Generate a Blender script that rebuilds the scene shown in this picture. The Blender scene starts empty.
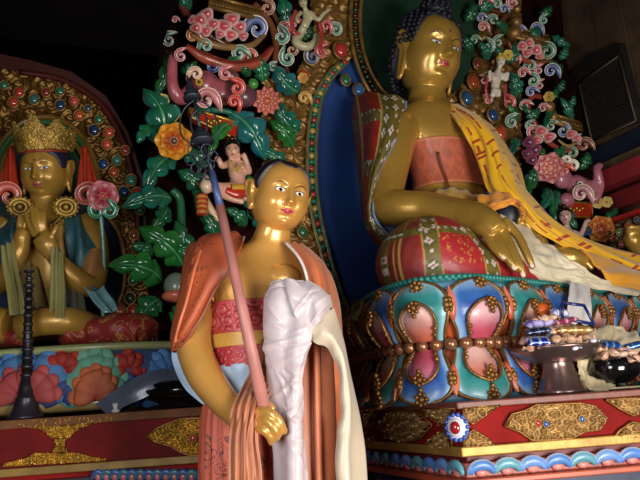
import bpy, bmesh, math, random
from mathutils import Vector as V3, Matrix, noise as mnoise
from mathutils.bvhtree import BVHTree
PI=math.pi
SC=bpy.context.scene
COL=SC.collection
rnd=random.Random(7)
# ------------------------------------------------------------------ camera
FPX=700.0; PITCH=math.radians(12.7); ROLL=math.radians(4)
CAM=V3((0,0,1.5))
FW=V3((0,math.cos(PITCH),math.sin(PITCH))); U0=V3((0,-math.sin(PITCH),math.cos(PITCH))); R0=V3((1,0,0))
CR=R0*math.cos(ROLL)-U0*math.sin(ROLL); CU=R0*math.sin(ROLL)+U0*math.cos(ROLL)
cd=bpy.data.cameras.new('camera'); cam=bpy.data.objects.new('camera',cd); COL.objects.link(cam)
cd.sensor_width=36; cd.lens=FPX/640*36; cd.clip_start=.05; cd.clip_end=60
cam.matrix_world=Matrix(((CR.x,CU.x,-FW.x,CAM.x),(CR.y,CU.y,-FW.y,CAM.y),(CR.z,CU.z,-FW.z,CAM.z),(0,0,0,1)))
SC.camera=cam
def ray(px,py): return CR*((px-320)/FPX)-CU*((py-240)/FPX)+FW
def P(px,py,Y):
    d=ray(px,py); return CAM+d*(Y/d.y)
def kpx(Y): return Y/FPX
def plane_hit(px,py,p0,n):
    d=ray(px,py); return CAM+d*((p0-CAM).dot(n)/d.dot(n))
def Zp(px,py,z):
    d=ray(px,py); return CAM+d*((z-CAM.z)/d.z)
def sm(a,b,x):
    t=max(0.,min(1.,(x-a)/(b-a))); return t*t*(3-2*t)
def lerp(a,b,t): return a+(b-a)*t
def lin(h):
    if isinstance(h,str):
        h=h.lstrip('#'); c=[int(h[i:i+2],16)/255 for i in (0,2,4)]
        return tuple(((x/12.92) if x<=.04045 else ((x+.055)/1.055)**2.4) for x in c)
    return tuple(h[:3])
def mix(a,b,t):
    t=max(0,min(1,t)); return tuple(x+(y-x)*t for x,y in zip(a,b))
# ------------------------------------------------------------------ materials
MATS={}
def mat(name,col=None,rough=.5,metal=0.,bump=None,var=None,coat=0.,spec=.5,sheen=0.,emit=None,alpha=None,wave=None,pat=None):
    """col None -> painted colour attribute.  bump=(kind,scale,strength,dist); var=(scale,amount); pat=(kind,scale,thr,colour) overlay"""
    if name in MATS: return MATS[name]
    m=bpy.data.materials.new(name); m.use_nodes=True; nt=m.node_tree; N=nt.nodes; L=nt.links
    b=N['Principled BSDF']
    b.inputs['Roughness'].default_value=rough; b.inputs['Metallic'].default_value=metal
    b.inputs['Coat Weight'].default_value=coat; b.inputs['Coat Roughness'].default_value=.12
    b.inputs['Specular IOR Level'].default_value=spec
    if sheen: b.inputs['Sheen Weight'].default_value=sheen
    tc=N.new('ShaderNodeTexCoord')
    if col is None:
        a=N.new('ShaderNodeAttribute'); a.attribute_name='Col'; src=a.outputs['Color']
    else:
        r=N.new('ShaderNodeRGB'); c=lin(col); r.outputs[0].default_value=(*c,1); src=r.outputs[0]
    if var:
        nz=N.new('ShaderNodeTexNoise'); nz.inputs['Scale'].default_value=var[0]; nz.inputs['Detail'].default_value=5
        L.new(tc.outputs['Object'],nz.inputs['Vector'])
        mr=N.new('ShaderNodeMapRange'); mr.inputs['From Min'].default_value=.3; mr.inputs['From Max'].default_value=.7
        mr.inputs['To Min'].default_value=1-var[1]; mr.inputs['To Max'].default_value=1+var[1]*.6
        L.new(nz.outputs['Fac'],mr.inputs['Value'])
        vm=N.new('ShaderNodeVectorMath'); vm.operation='SCALE'
        L.new(src,vm.inputs[0]); L.new(mr.outputs['Result'],vm.inputs['Scale']); src=vm.outputs['Vector']
    if pat:
        kind,sc,th,pc=pat
        if kind=='swirl':     # thin printed line work
            t=N.new('ShaderNodeTexNoise'); t.inputs['Scale'].default_value=sc; t.inputs['Detail'].default_value=1.5; t.inputs['Distortion'].default_value=1.2
            L.new(tc.outputs['Object'],t.inputs['Vector'])
            s=N.new('ShaderNodeMath'); s.operation='MULTIPLY'; s.inputs[1].default_value=42; L.new(t.outputs['Fac'],s.inputs[0])
            s2=N.new('ShaderNodeMath'); s2.operation='SINE'; L.new(s.outputs[0],s2.inputs[0])
            s3=N.new('ShaderNodeMath'); s3.operation='GREATER_THAN'; s3.inputs[1].default_value=th; L.new(s2.outputs[0],s3.inputs[0]); fac=s3.outputs[0]
            t2=N.new('ShaderNodeTexNoise'); t2.inputs['Scale'].default_value=sc*.35; L.new(tc.outputs['Object'],t2.inputs['Vector'])
            g=N.new('ShaderNodeMapRange'); g.inputs['From Min'].default_value=.44; g.inputs['From Max'].default_value=.56; g.inputs['To Max'].default_value=.75
            L.new(t2.outputs['Fac'],g.inputs['Value'])
            mm=N.new('ShaderNodeMath'); mm.operation='MULTIPLY'; L.new(fac,mm.inputs[0]); L.new(g.outputs[0],mm.inputs[1]); fac=mm.outputs[0]
        else:
            t=N.new('ShaderNodeTexVoronoi'); t.inputs['Scale'].default_value=sc; L.new(tc.outputs['Object'],t.inputs['Vector'])
            s3=N.new('ShaderNodeMath'); s3.operation='LESS_THAN'; s3.inputs[1].default_value=th; L.new(t.outputs['Distance'],s3.inputs[0]); fac=s3.outputs[0]
        mx=N.new('ShaderNodeMix'); mx.data_type='RGBA'; L.new(fac,mx.inputs['Factor']); L.new(src,mx.inputs['A']); mx.inputs['B'].default_value=(*lin(pc),1)
        src=mx.outputs['Result']
    if wave:   # (scale, amount) wood grain / weave
        w=N.new('ShaderNodeTexWave'); w.inputs['Scale'].default_value=wave[0]; w.inputs['Distortion'].default_value=wave[2] if len(wave)>2 else 4; w.inputs['Detail'].default_value=3
        w.bands_direction=wave[3] if len(wave)>3 else 'Z'
        L.new(tc.outputs['Object'],w.inputs['Vector'])
        mr=N.new('ShaderNodeMapRange'); mr.inputs['To Min'].default_value=1-wave[1]; mr.inputs['To Max'].default_value=1+wave[1]*.4
        L.new(w.outputs['Fac'],mr.inputs['Value']); vm=N.new('ShaderNodeVectorMath'); vm.operation='SCALE'
        L.new(src,vm.inputs[0]); L.new(mr.outputs['Result'],vm.inputs['Scale']); src=vm.outputs['Vector']
    L.new(src,b.inputs['Base Color'])
    if bump:
        kind,sc,st=bump[:3]; dist=bump[3] if len(bump)>3 else .004
        if kind=='voronoi':
            t=N.new('ShaderNodeTexVoronoi'); t.feature='SMOOTH_F1'; t.inputs['Scale'].default_value=sc; o=t.outputs['Distance']
        elif kind=='wave':
            t=N.new('ShaderNodeTexWave'); t.inputs['Scale'].default_value=sc; t.inputs['Distortion'].default_value=3; o=t.outputs['Fac']
        else:
            t=N.new('ShaderNodeTexNoise'); t.inputs['Scale'].default_value=sc; t.inputs['Detail'].default_value=6; o=t.outputs['Fac']
        L.new(tc.outputs['Object'],t.inputs['Vector'])
        bp=N.new('ShaderNodeBump'); bp.inputs['Strength'].default_value=st; bp.inputs['Distance'].default_value=dist
        L.new(o,bp.inputs['Height']); L.new(bp.outputs['Normal'],b.inputs['Normal'])
    if alpha is not None: b.inputs['Alpha'].default_value=alpha
    MATS[name]=m; return m
# ------------------------------------------------------------------ objects
ORG={}
def thing(name,label,cat,loc,group=None,kind=None):
    o=bpy.data.objects.new(name,None); COL.objects.link(o); o.location=loc; o.empty_display_size=.05
    o['label']=label; o['category']=cat
    if group: o['group']=group
    if kind: o['kind']=kind
    ORG[o.name]=V3(loc); return o
class G:
    def __init__(s): s.v=[]; s.f=[]; s.c=[]
    def add(s,v,f,c=(1,1,1)):
        o=len(s.v); s.v+=[V3(p) for p in v]; s.f+=[tuple(i+o for i in q) for q in f]
        s.c+=[tuple(c)]*len(v) if isinstance(c[0],(int,float)) else list(c)
        return s
    def merge(s,g): return s.add(g.v,g.f,g.c if len(g.c) else (1,1,1)) if g.v else s
    def grid(s,rows,c=(1,1,1),closeu=False,closev=False,flip=False):
        """rows: list of lists of points; c: colour or fn(i,j)->colour"""
        n=len(rows); m=len(rows[0]); v=[p for r in rows for p in r]; f=[]
        for i in range(n if closev else n-1):
            for j in range(m if closeu else m-1):
                q=(i*m+j,i*m+(j+1)%m,((i+1)%n)*m+(j+1)%m,((i+1)%n)*m+j)
                f.append(q[::-1] if flip else q)
        cc=[c(i,j) for i in range(n) for j in range(m)] if callable(c) else c
        if callable(c) and len(v)==3: cc=list(cc)
        return s.add(v,f,cc)
    def rings(s,rows,c=(1,1,1),cap=True):
        """closed rings + caps"""
        n=len(rows); m=len(rows[0]); o=len(s.v)
        s.grid(rows,c,closeu=True)
        if cap:
            for k,fl in ((0,True),(n-1,False)):
                cen=sum(rows[k],V3())/m; ci=len(s.v); s.v.append(cen); s.c.append(s.c[o+k*m])
                for j in range(m):
                    a,b=o+k*m+j,o+k*m+(j+1)%m
                    s.f.append((ci,b,a) if fl else (ci,a,b))
        return s
    def tube(s,pts,r,n=10,c=(1,1,1),flat=None,cap=True,res=None):
        """smooth tube; r number/list; flat=(normal, factor) squashes along normal"""
        pts=[V3(p) for p in pts]
        if not isinstance(r,(list,tuple)): r=[r]*len(pts)
        if res: 
            R=len(pts); pts2=[];r2=[]
            for k in range(res+1):
                t=k/res*(R-1); pts2.append(cat(pts,t)); i=min(int(t),R-2); r2.append(lerp(r[i],r[i+1],t-i))
            pts,r=pts2,r2
        rows=[]; up=None
        for i,p in enumerate(pts):
            t=(pts[min(i+1,len(pts)-1)]-pts[max(i-1,0)])
            t=t.normalized() if t.length>1e-9 else V3((0,0,1))
            if flat: 
                a=V3(flat[0]); a=(a-t*a.dot(t)); a=a.normalized() if a.length>1e-6 else t.orthogonal().normalized()
            else:
                if up is None: up=t.orthogonal().normalized()
                a=(up-t*up.dot(t)); a=a.normalized() if a.length>1e-6 else t.orthogonal().normalized(); up=a
            b=t.cross(a); ff=flat[1] if flat else 1
            rows.append([p+a*(math.cos(x)*r[i]*ff)+b*(math.sin(x)*r[i]) for x in [2*PI*k/n for k in range(n)]])
        return s.rings(rows,c,cap)
    def ball(s,c,r,col=(1,1,1),n=12,m=8,ax=None):
        if not isinstance(r,(list,tuple)): r=(r,r,r)
        A=ax or (V3((1,0,0)),V3((0,1,0)),V3((0,0,1))); c=V3(c); rows=[]
        for i in range(1,m):
            ph=-PI/2+PI*i/m
            rows.append([c+A[0]*(r[0]*math.cos(ph)*math.cos(t))+A[1]*(r[1]*math.cos(ph)*math.sin(t))+A[2]*(r[2]*math.sin(ph)) for t in [2*PI*k/n for k in range(n)]])
        o=len(s.v); s.grid(rows,col,closeu=True)
        for k,fl,sg in ((0,True,-1),(m-2,False,1)):
            ci=len(s.v); s.v.append(c+A[2]*(r[2]*sg)); s.c.append(s.c[o+k*n])
            for j in range(n):
                a,b=o+k*n+j,o+k*n+(j+1)%n
                s.f.append((ci,b,a) if fl else (ci,a,b))
        return s
    def box(s,c,h,col=(1,1,1),ax=None):
        A=ax or (V3((1,0,0)),V3((0,1,0)),V3((0,0,1))); c=V3(c)
        v=[c+A[0]*(h[0]*x)+A[1]*(h[1]*y)+A[2]*(h[2]*z) for x in(-1,1) for y in(-1,1) for z in(-1,1)]
        return s.add(v,[(0,1,3,2),(4,6,7,5),(0,4,5,1),(2,3,7,6),(0,2,6,4),(1,5,7,3)],col)
    def lathe(s,c,prof,n=32,col=(1,1,1),ax=None):
        A=ax or (V3((1,0,0)),V3((0,1,0)),V3((0,0,1))); c=V3(c)
        rows=[[c+A[0]*(r*math.cos(t))+A[1]*(r*math.sin(t))+A[2]*z for t in [2*PI*k/n for k in range(n)]] for r,z in prof]
        return s.rings(rows,col)
    def prism(s,poly,d,col=(1,1,1)):
        """poly list of 3d points, extruded by vector d"""
        n=len(poly); v=[V3(p) for p in poly]+[V3(p)+d for p in poly]
        return s.add(v,[tuple(range(n)),tuple(range(2*n-1,n-1,-1))]+[(i,i+n,(i+1)%n+n,(i+1)%n) for i in range(n)],col)
    def build(s,name,m,parent=None,smooth=True,solid=0,offs=-1,bevel=0,sub=0,kind=None,label=None,norm=True):
        me=bpy.data.meshes.new(name); org=ORG.get(parent.name,V3()) if parent else V3()
        me.from_pydata([p-org for p in s.v],[],s.f)
        ca=me.color_attributes.new('Col','FLOAT_COLOR','POINT')
        ca.data.foreach_set('color',[x for c in s.c for x in (*c[:3],1.0)])
        if norm:
            bm=bmesh.new(); bm.from_mesh(me); bmesh.ops.recalc_face_normals(bm,faces=bm.faces); bm.to_mesh(me); bm.free()
        me.polygons.foreach_set('use_smooth',[smooth]*len(me.polygons))
        me.materials.append(m); o=bpy.data.objects.new(name,me); COL.objects.link(o)
        if parent: o.parent=parent; ORG[o.name]=org
        if bevel:
            b=o.modifiers.new('b','BEVEL'); b.width=bevel; b.segments=2; b.limit_method='ANGLE'
        if solid:
            md=o.modifiers.new('s','SOLIDIFY'); md.thickness=solid; md.offset=offs
        if sub:
            md=o.modifiers.new('u','SUBSURF'); md.levels=sub; md.render_levels=sub
        if kind: o['kind']=kind
        if label: o['label']=label
        return o
def tag(o,label,cat,group=None,kind=None):
    o['label']=label; o['category']=cat
    if group: o['group']=group
    if kind: o['kind']=kind
    return o
def top(o,loc=None):
    """give a parentless mesh an origin at its base centre"""
    me=o.data; xs=[v.co for v in me.vertices]
    if loc is None: loc=V3(((min(p.x for p in xs)+max(p.x for p in xs))/2,(min(p.y for p in xs)+max(p.y for p in xs))/2,min(p.z for p in xs)))
    me.transform(Matrix.Translation(-V3(loc))); o.location=loc; ORG[o.name]=V3(loc); return o
def cat(p,t):
    """catmull-rom through list p at parameter t in 0..len-1 (points or floats)"""
    n=len(p)
    if n==1: return p[0]
    i=max(0,min(int(t),n-2)); u=t-i
    p1,p2=p[i],p[i+1]; p0=p[i-1] if i>0 else p1*2-p2; p3=p[i+2] if i+2<n else p2*2-p1
    return (p1*2+(p2-p0)*u+(p0*2-p1*5+p2*4-p3)*(u*u)+(p1*3-p0-p2*3+p3)*(u*u*u))*.5
def resample(pts,n): return [cat(pts,k/n*(len(pts)-1)) for k in range(n+1)]
def sheet(rows,nu=24,nv=40,disp=None,straight=False):
    """rows: polylines (equal or unequal length) -> dense grid nv+1 rows of nu+1 points; disp(u,v)->metres along normal"""
    R=[resample([V3(p) for p in r],nu) for r in rows]
    cols=[[R[i][j] for i in range(len(R))] for j in range(nu+1)]
    g=[[cat(cols[j],k/nv*(len(R)-1)) for j in range(nu+1)] for k in range(nv+1)]
    if disp:
        out=[]
        for k in range(nv+1):
            rr=[]
            for j in range(nu+1):
                a=g[min(k+1,nv)][j]-g[max(k-1,0)][j]; b=g[k][min(j+1,nu)]-g[k][max(j-1,0)]
                n=b.cross(a); n=n.normalized() if n.length>1e-12 else V3((0,-1,0))
                if n.dot(CAM-g[k][j])<0: n=-n
                rr.append(g[k][j]+n*disp(j/nu,k/nv))
            out.append(rr)
        g=out
    return g
def loft_pts(secs,n=24,res=6,pw=2.0):
    """secs: (centre, a, b, A, B) -> rings (smooth)"""
    m=len(secs); rows=[]
    for k in range(res*(m-1)+1):
        t=k/res; c=cat([V3(s[0]) for s in secs],t); a=cat([s[1] for s in secs],t); b=cat([s[2] for s in secs],t)
        A=cat([V3(s[3]) for s in secs],t).normalized(); B=cat([V3(s[4]) for s in secs],t).normalized()
        r=[]
        for q in range(n):
            x=2*PI*q/n; cx,sx=math.cos(x),math.sin(x)
            e=2/pw; r.append(c+A*(a*math.copysign(abs(cx)**e,cx))+B*(b*math.copysign(abs(sx)**e,sx)))
        rows.append(r)
    return rows
def remesh(name,g,voxel,m,parent,it=6,fac=.5,label=None,dec=0):
    """union of closed blobs -> one continuous surface"""
    me=bpy.data.meshes.new('t'); me.from_pydata([tuple(p) for p in g.v],[],g.f)
    bm=bmesh.new(); bm.from_mesh(me); bmesh.ops.recalc_face_normals(bm,faces=bm.faces); bm.to_mesh(me); bm.free()
    o=bpy.data.objects.new('t',me); COL.objects.link(o)
    r=o.modifiers.new('r','REMESH'); r.mode='VOXEL'; r.voxel_size=voxel; r.adaptivity=0
    s=o.modifiers.new('s','SMOOTH'); s.factor=fac; s.iterations=it
    dg=bpy.context.evaluated_depsgraph_get(); dg.update()
    nm=bpy.data.meshes.new_from_object(o.evaluated_get(dg))
    bpy.data.objects.remove(o); 
    gg=G(); gg.v=[v.co.copy() for v in nm.vertices]; gg.f=[tuple(p.vertices) for p in nm.polygons]
    gg.c=[(1,1,1)]*len(gg.v)
    bvh=BVHTree.FromPolygons(gg.v,gg.f)
    ob=gg.build(name,m,parent,label=label,norm=False)
    return ob,bvh,gg
def recolor(ob,gg,fn):
    ca=ob.data.color_attributes['Col']
    ca.data.foreach_set('color',[x for p in gg.v for x in (*fn(p)[:3],1.0)])
def project(name,bvh,c,ax,outl,eps,m,parent,colfn=None,n=14,rings=8,back=1.0,label=None,solid=0):
    """patch with outline outl [(x,z)..] in the plane (ax0,ax2) around c, dropped along -ax1 on bvh"""
    X,Y,Z=ax; cx=sum(p[0] for p in outl)/len(outl); cz=sum(p[1] for p in outl)/len(outl)
    pts=[(cx,cz)]; rows=[]
    O=[]
    for i in range(len(outl)):
        for k in range(n):
            t=k/n; q=[V3((*outl[(i+d)%len(outl)],0)) for d in(-1,0,1,2)]
            u=t; p=(q[1]*2+(q[2]-q[0])*u+(q[0]*2-q[1]*5+q[2]*4-q[3])*(u*u)+(q[1]*3-q[0]-q[2]*3+q[3])*(u*u*u))*.5
            O.append((p.x,p.y))
    def hit(x,z):
        o=c+X*x+Z*z+Y*back
        h=bvh.ray_cast(o,-Y,back*2)
        return (h[0] if h[0] else o-Y*back)+Y*eps
    g=G(); 
    for k in range(rings+1):
        f=max(k/rings,.001)
        rows.append([hit(cx+(x-cx)*f,cz+(z-cz)*f) for x,z in O])
    cf=(lambda i,j: colfn(cx+(O[j][0]-cx)*i/rings,cz+(O[j][1]-cz)*i/rings,i/rings)) if colfn else (1,1,1)
    g.grid(rows,cf,closeu=True)
    return g.build(name,m,parent,label=label,solid=solid)
# ------------------------------------------------------------------ spiral filigree height
def hash2(i,j,s=0):
    x=math.sin(i*127.1+j*311.7+s*74.7)*43758.5453; y=math.sin(i*269.5+j*183.3+s*41.3)*43758.5453
    return x-math.floor(x),y-math.floor(y)
def spiral_h(x,y,s=1.0,seed=0):
    x/=s; y/=s; i0,j0=math.floor(x),math.floor(y); b=9; 
    for i in(i0-1,i0,i0+1):
        for j in(j0-1,j0,j0+1):
            a,c=hash2(i,j,seed); dx=x-(i+.15+.7*a); dy=y-(j+.15+.7*c); d=dx*dx+dy*dy
            if d<b: b=d; q=(dx,dy,a)
    d=math.sqrt(b); an=math.atan2(q[1],q[0])
    return (.5+.5*math.cos(d*15-an*(1 if q[2]>.5 else -1)))*(1-.55*min(1,d*1.2))+.35*(1-min(1,d*5))
# ------------------------------------------------------------------ ornaments
C_LEAF=lin('#20662c'); C_LEAF2=lin('#1f6a5a'); C_RIB=lin('#5aa070'); 
def leaf_geo(base,tip,w,bend=.2,nrm=None,lobes=3,ca=C_LEAF,cb=C_LEAF2,curl=.15,rib=C_RIB):
    base,tip=V3(base),V3(tip); L=tip-base; ln=L.length; n=V3(nrm) if nrm else (CAM-base).normalized()
    n=(n-L.normalized()*n.dot(L.normalized())).normalized(); s=L.normalized().cross(n)
    NU,NV=30,14; rows=[]; cols=[]
    for i in range(NU+1):
        u=i/NU; c=base+L*u+s*(bend*ln*4*u*(1-u)*.5)+n*(ln*(curl*math.sin(PI*u)-.25*curl*u*u*2))
        env=math.sin(PI*min(1,u**.8*.97+.03))**.6
        lob=abs(math.sin(PI*lobes*(u**.9)))**.6
        hw=w*env*(.50+.55*lob)*(1-.25*u)
        row=[]
        for j in range(NV+1):
            v=-1+2*j/NV
            sweep=ln*.10*abs(v)**1.5*(1-u)
            z=-w*.30*abs(v)**2+w*.22*math.sin(PI*min(1,abs(v)*1.15))*(.3+.7*lob)
            row.append(c+s*(hw*v)+L.normalized()*sweep+n*z)
            t=abs(v)
            col=mix(ca,cb,sm(.35,.9,t)*.8+.2*lob)
            if t<.09: col=rib
            cols.append(col)
        rows.append(row)
    g=G(); k=[0]
    g.grid(rows,lambda i,j:cols[i*(NV+1)+j]); return g
def flower_geo(c,r,n,layers,center,np_=9,cup=.5,seed=0,pointed=.5):
    """layers: list of (radius factor, colour base, colour tip, lift)"""
    c=V3(c); n=V3(n).normalized(); a=n.orthogonal().normalized(); b=n.cross(a); g=G()
    for li,(rf,c0,c1,lift) in enumerate(layers):
        for k in range(np_):
            th=2*PI*(k+.5*li)/np_+seed; d=a*math.cos(th)+b*math.sin(th); s=n.cross(d)
            R=r*rf; w=R*PI/np_*1.15; rows=[];cs=[]
            for i in range(9):
                u=i/8; row=[]
                hw=w*(math.sin(PI*min(1,u*.86+.1))**(.7+pointed*.5))
                for j in range(7):
                    v=-1+j/3
                    row.append(c+d*(R*(.12+.88*u))+s*(hw*v)+n*(R*(lift+cup*u*u-.5*cup*(u**4)+.14*(v*v))))
                    cs.append(mix(c0,c1,sm(.25,1,u)))
                rows.append(row)
            g.grid(rows,lambda i,j,cs=cs:cs[i*7+j])
    g.ball(c+n*r*.18,(r*.22,r*.22,r*.16),center,12,8,(a,b,n))
    for k in range(10):
        th=2*PI*k/10; g.ball(c+n*r*.22+(a*math.cos(th)+b*math.sin(th))*r*.2,r*.06,mix(center,(1,.8,.4),.4),6,4)
    return g
def curl_geo(c,r,n,ang=0,cw=1,col=(0,0,1),rim=(.9,.9,.85),turns=1.08,tail=1.5,thick=.36):
    """painted cloud curl: spiral, white outer rim"""
    c=V3(c); n=V3(n).normalized(); b=n.cross(V3((0,0,1))); b=-b.normalized() ; a=n.cross(b).normalized()
    if a.z<0: a=-a
    if b.dot(CR)<0: b=-b
    pts=[];rad=[];N=34
    for i in range(N+1):
        t=i/N; th=ang+cw*(2*PI*turns*t)
        R=r*(1-.84*t)*.78
        p=c+(b*math.cos(th)+a*math.sin(th))*R; pts.append(p); rad.append(r*thick*(1-.62*t))
    # tail
    th=ang; d=(b*math.cos(th)+a*math.sin(th)); tg=(-b*math.sin(th)+a*math.cos(th))*(-cw)
    T=[pts[0]+tg*(r*tail*q)-d*(r*.35*q*q) for q in (1,.75,.5,.25)]
    pts=T+pts; rad=[r*.06,r*.2,r*.32,r*.38]+rad
    g=G(); m=12
    def cf(i,j): 
        x=2*PI*j/m
        o=math.sin(x)*(-cw)
        return rim if (o>.55 ) else mix(col,rim,.15*max(0,math.cos(x)))
    g.tube(pts,rad,m,lambda i,j:mix(col,rim,.12*max(0,math.cos(2*PI*j/m))),flat=(n,.6))
    edge_=[]
    for i,p in enumerate(pts):
        o=(p-c); o=o-n*o.dot(n); 
        if i<4: o=-d*(-1) if False else (pts[4]-c); o=o-n*o.dot(n)
        o=o.normalized() if o.length>1e-9 else a
        edge_.append(p+o*rad[i]*.92+n*rad[i]*.25)
    g.tube(edge_,[r*.03]+[r*.065]*(len(pts)-6)+[r*.05]*5,7,rim); g.ball(pts[-1]+n*r*.05,r*.10,rim,8,6); return g
def lump(g,pts,r,**k): return g.tube(pts,r,12,**k)
# ------------------------------------------------------------------ room
RY=math.radians(23); RR=V3((math.cos(RY),math.sin(RY),0)); RD=V3((-math.sin(RY),math.cos(RY),0)); ZU=V3((0,0,1))
m_floor=mat('floor_boards',col='#3a2417',rough=.55,var=(6,.3),wave=(1.5,.3))
m_wood=mat('old_planks',col='#513d29',rough=.7,var=(7,.35),wave=(1.2,.28,6,'X'),bump=('noise',30,.4))
m_dark=mat('black_wood',col='#070504',rough=.95,spec=.05,var=(5,.3))
m_wall=mat('dark_plaster',col='#0d0907',rough=.95,spec=.05,var=(3,.4),bump=('noise',12,.4))
m_red=mat('red_beam',col='#9c2f33',rough=.5,var=(6,.25))
m_redd=mat('red_lacquer',col='#861410',rough=.8,spec=.2,var=(9,.3),bump=('noise',60,.15))
m_navy=mat('navy_paint',col='#1c2238',rough=.6,var=(8,.3))
m_tan=mat('tan_wood',col='#7e6244',rough=.7,var=(9,.3))
def struct(o): o['kind']='structure'; return o
def roombox(name,u0,u1,w0,w1,z0,z1,m):
    g=G(); c=RR*((u0+u1)/2)+RD*((w0+w1)/2)+ZU*((z0+z1)/2)
    g.box(c,((u1-u0)/2,(w1-w0)/2,(z1-z0)/2),ax=(RR,RD,ZU)); return struct(g.build(name,m,smooth=False))
ZC=4.75
roombox('floor',-4,4.2,-2.4,6.6,-.1,0,m_floor)
roombox('ceiling',-4,4.2,-2.4,6.6,ZC,ZC+.1,m_dark)
# right wall: plank wall running away to the left
wr0=P(592,145,4.8); UR=wr0.dot(RR)
WRn=-RR
def wp(px,py,off=0.): return plane_hit(px,py,wr0+WRn*off,WRn)
g=G()
w0=-2.4; k=0
while w0<6.6:
    w=.26+.05*((k*7)%3); 
    g.box(RR*(UR+.05+.004*(k%3))+RD*(w0+w/2)+ZU*(ZC/2),(.05,w/2-.004,ZC/2),ax=(RR,RD,ZU)); w0+=w; k+=1
struct(g.build('wall_right',m_wood,smooth=False))
roombox('wall_back',-4,UR,5.9,6.0,0,ZC,m_wall)
roombox('wall_left',-4.0,-3.9,-2.4,6,0,ZC,m_wall)
# wall band under the framed board : mouldings along the right wall
def band(name,m,a,b,th,lab,cat_):
    (x0,y0,x1,y1)=a;(x2,y2,x3,y3)=b
    z0=wp(x0,y0).z; z1=wp(x2,y2).z
    g=G(); g.box(RR*(UR-th/2)+RD*(3.4)+ZU*((z0+z1)/2),(th/2,2.5,abs(z1-z0)/2),ax=(RR,RD,ZU))
    o=g.build(name,m,smooth=False,bevel=.004); return o
struct(band('trim_1',m_red,(615,174,0,0),(615,191,0,0),.16,'',''))
struct(band('trim_2',m_tan,(615,160,0,0),(615,174,0,0),.05,'',''))
struct(band('trim_3',m_navy,(612,142,0,0),(612,160,0,0),.03,'',''))
struct(band('trim_4',mat('red_beam_low',col='#7d2225',rough=.5,var=(6,.3)),(618,196,0,0),(618,212,0,0),.10,'',''))
# framed board
fb=thing('framed_board','dark framed text board with a pointed crest hung on the plank wall','board',wp(600,100,.03))
out=[(585,145),(571,79),(585,66),(597,54),(611,50),(625,43),(630,62),(641,108),(641,122)]
g=G(); g.prism([wp(x,y,.005) for x,y in out],WRn*.05); g.build('frame',mat('board_frame',col='#1b1813',rough=.6,var=(14,.4)),fb,smooth=False,bevel=.004)
inn=[(593,141),(580,84),(620,56),(637,121)]
g=G(); q=[wp(x,y,.058) for x,y in inn]
g.prism(q,WRn*.006); g.build('text_panel',mat('board_panel',col='#1d1912',rough=.8,var=(20,.3)),fb,smooth=False)
g=G()
for a,b in ((0,1),(1,2),(2,3),(3,0)): g.tube([q[a]+WRn*.01,q[b]+WRn*.01],.008,6)
g.build('inner_moulding',mat('board_mould',col='#4b3d28',rough=.6),fb)
g=G()
for r in range(15):
    for c in range(13):
        u=(r+.7)/15.6; v=(c+.6)/13.4
        a=q[1].lerp(q[2],v); b=q[0].lerp(q[3],v); p=a.lerp(b,u)+WRn*.008
        g.box(p,(.003,.012+.006*((r*5+c*3)%3),.006),ax=(RR,RD,ZU))
g.build('carved_lettering',mat('board_text',col='#15130f',rough=.8),fb,smooth=False)
# overhead beam upper left
pb=P(182,-6,2.3); d=(RD*1.0).normalized()
g=G(); a=pb-d*2.6; b=pb+d*.5
g.prism([a,a-RR*.62,a-RR*.62+ZU*.5,a+ZU*.5],b-a)
struct(g.build('trim_5',m_dark,smooth=False,bevel=.01))
# ------------------------------------------------------------------ carved throne back behind the large statue
AY=math.radians(28); AR=V3((math.cos(AY),math.sin(AY),0)); AN=V3((math.sin(AY),-math.cos(AY),0)); AP=V3((0,3.55,1.5))
def T(px,py,off=0.): return plane_hit(px,py,AP+AN*off,AN)
m_paint=mat('enamel_paint',rough=.32,coat=.35,var=(18,.22),bump=('noise',70,.15))
m_leaf=mat('leaf_enamel',rough=.22,coat=.7,var=(14,.3),bump=('noise',50,.25))
m_goldc=mat('carved_gold',col='#97713a',rough=.42,metal=.5,var=(20,.45),bump=('noise',90,.4))
m_goldp=mat('gold_any',rough=.33,metal=.75,var=(14,.3))
m_gem=mat('gem',rough=.12,coat=.8)
m_blue=mat('niche_blue',col='#1d4384',rough=.75,var=(3,.25),bump=('noise',40,.2))
m_hgreen=mat('halo_green',col='#1f3f2c',rough=.5,var=(5,.45))
m_skin=mat('painted_skin',rough=.35,coat=.2)
tb=thing('carved_throne_back','tall carved and painted throne back with leaves, flowers and scrolls behind the large golden Buddha','shrine carving',V3((T(420,200).x,T(420,200).y,0)))
HC=(420,20,60,89)   # head halo
NB=[(331,80),(322,100),(318,125),(316.5,150),(316.5,185),(319,215),(326,250),(338,290),(352,325),(400,330),(505,330),(500,200),(455,100),(420,60),(350,60)]
def inside(x,y,poly):
    r=False;n=len(poly)
    for i in range(n):
        (x0,y0),(x1,y1)=poly[i],poly[(i+1)%n]
        if (y0>y)!=(y1>y) and x<(x1-x0)*(y-y0)/(y1-y0)+x0: r=not r
    return r
# structural back board
g=G(); g.prism([T(x,y,-.06) for x,y in [(152,330),(148,200),(150,130),(160,40),(172,-60),(556,-60),(566,60),(588,150),(598,210),(600,330)]],-AN*.05)
g.build('back_board',mat('throne_board',col='#1c0806',rough=.95,spec=.05,var=(6,.4)),tb,smooth=False)
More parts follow.
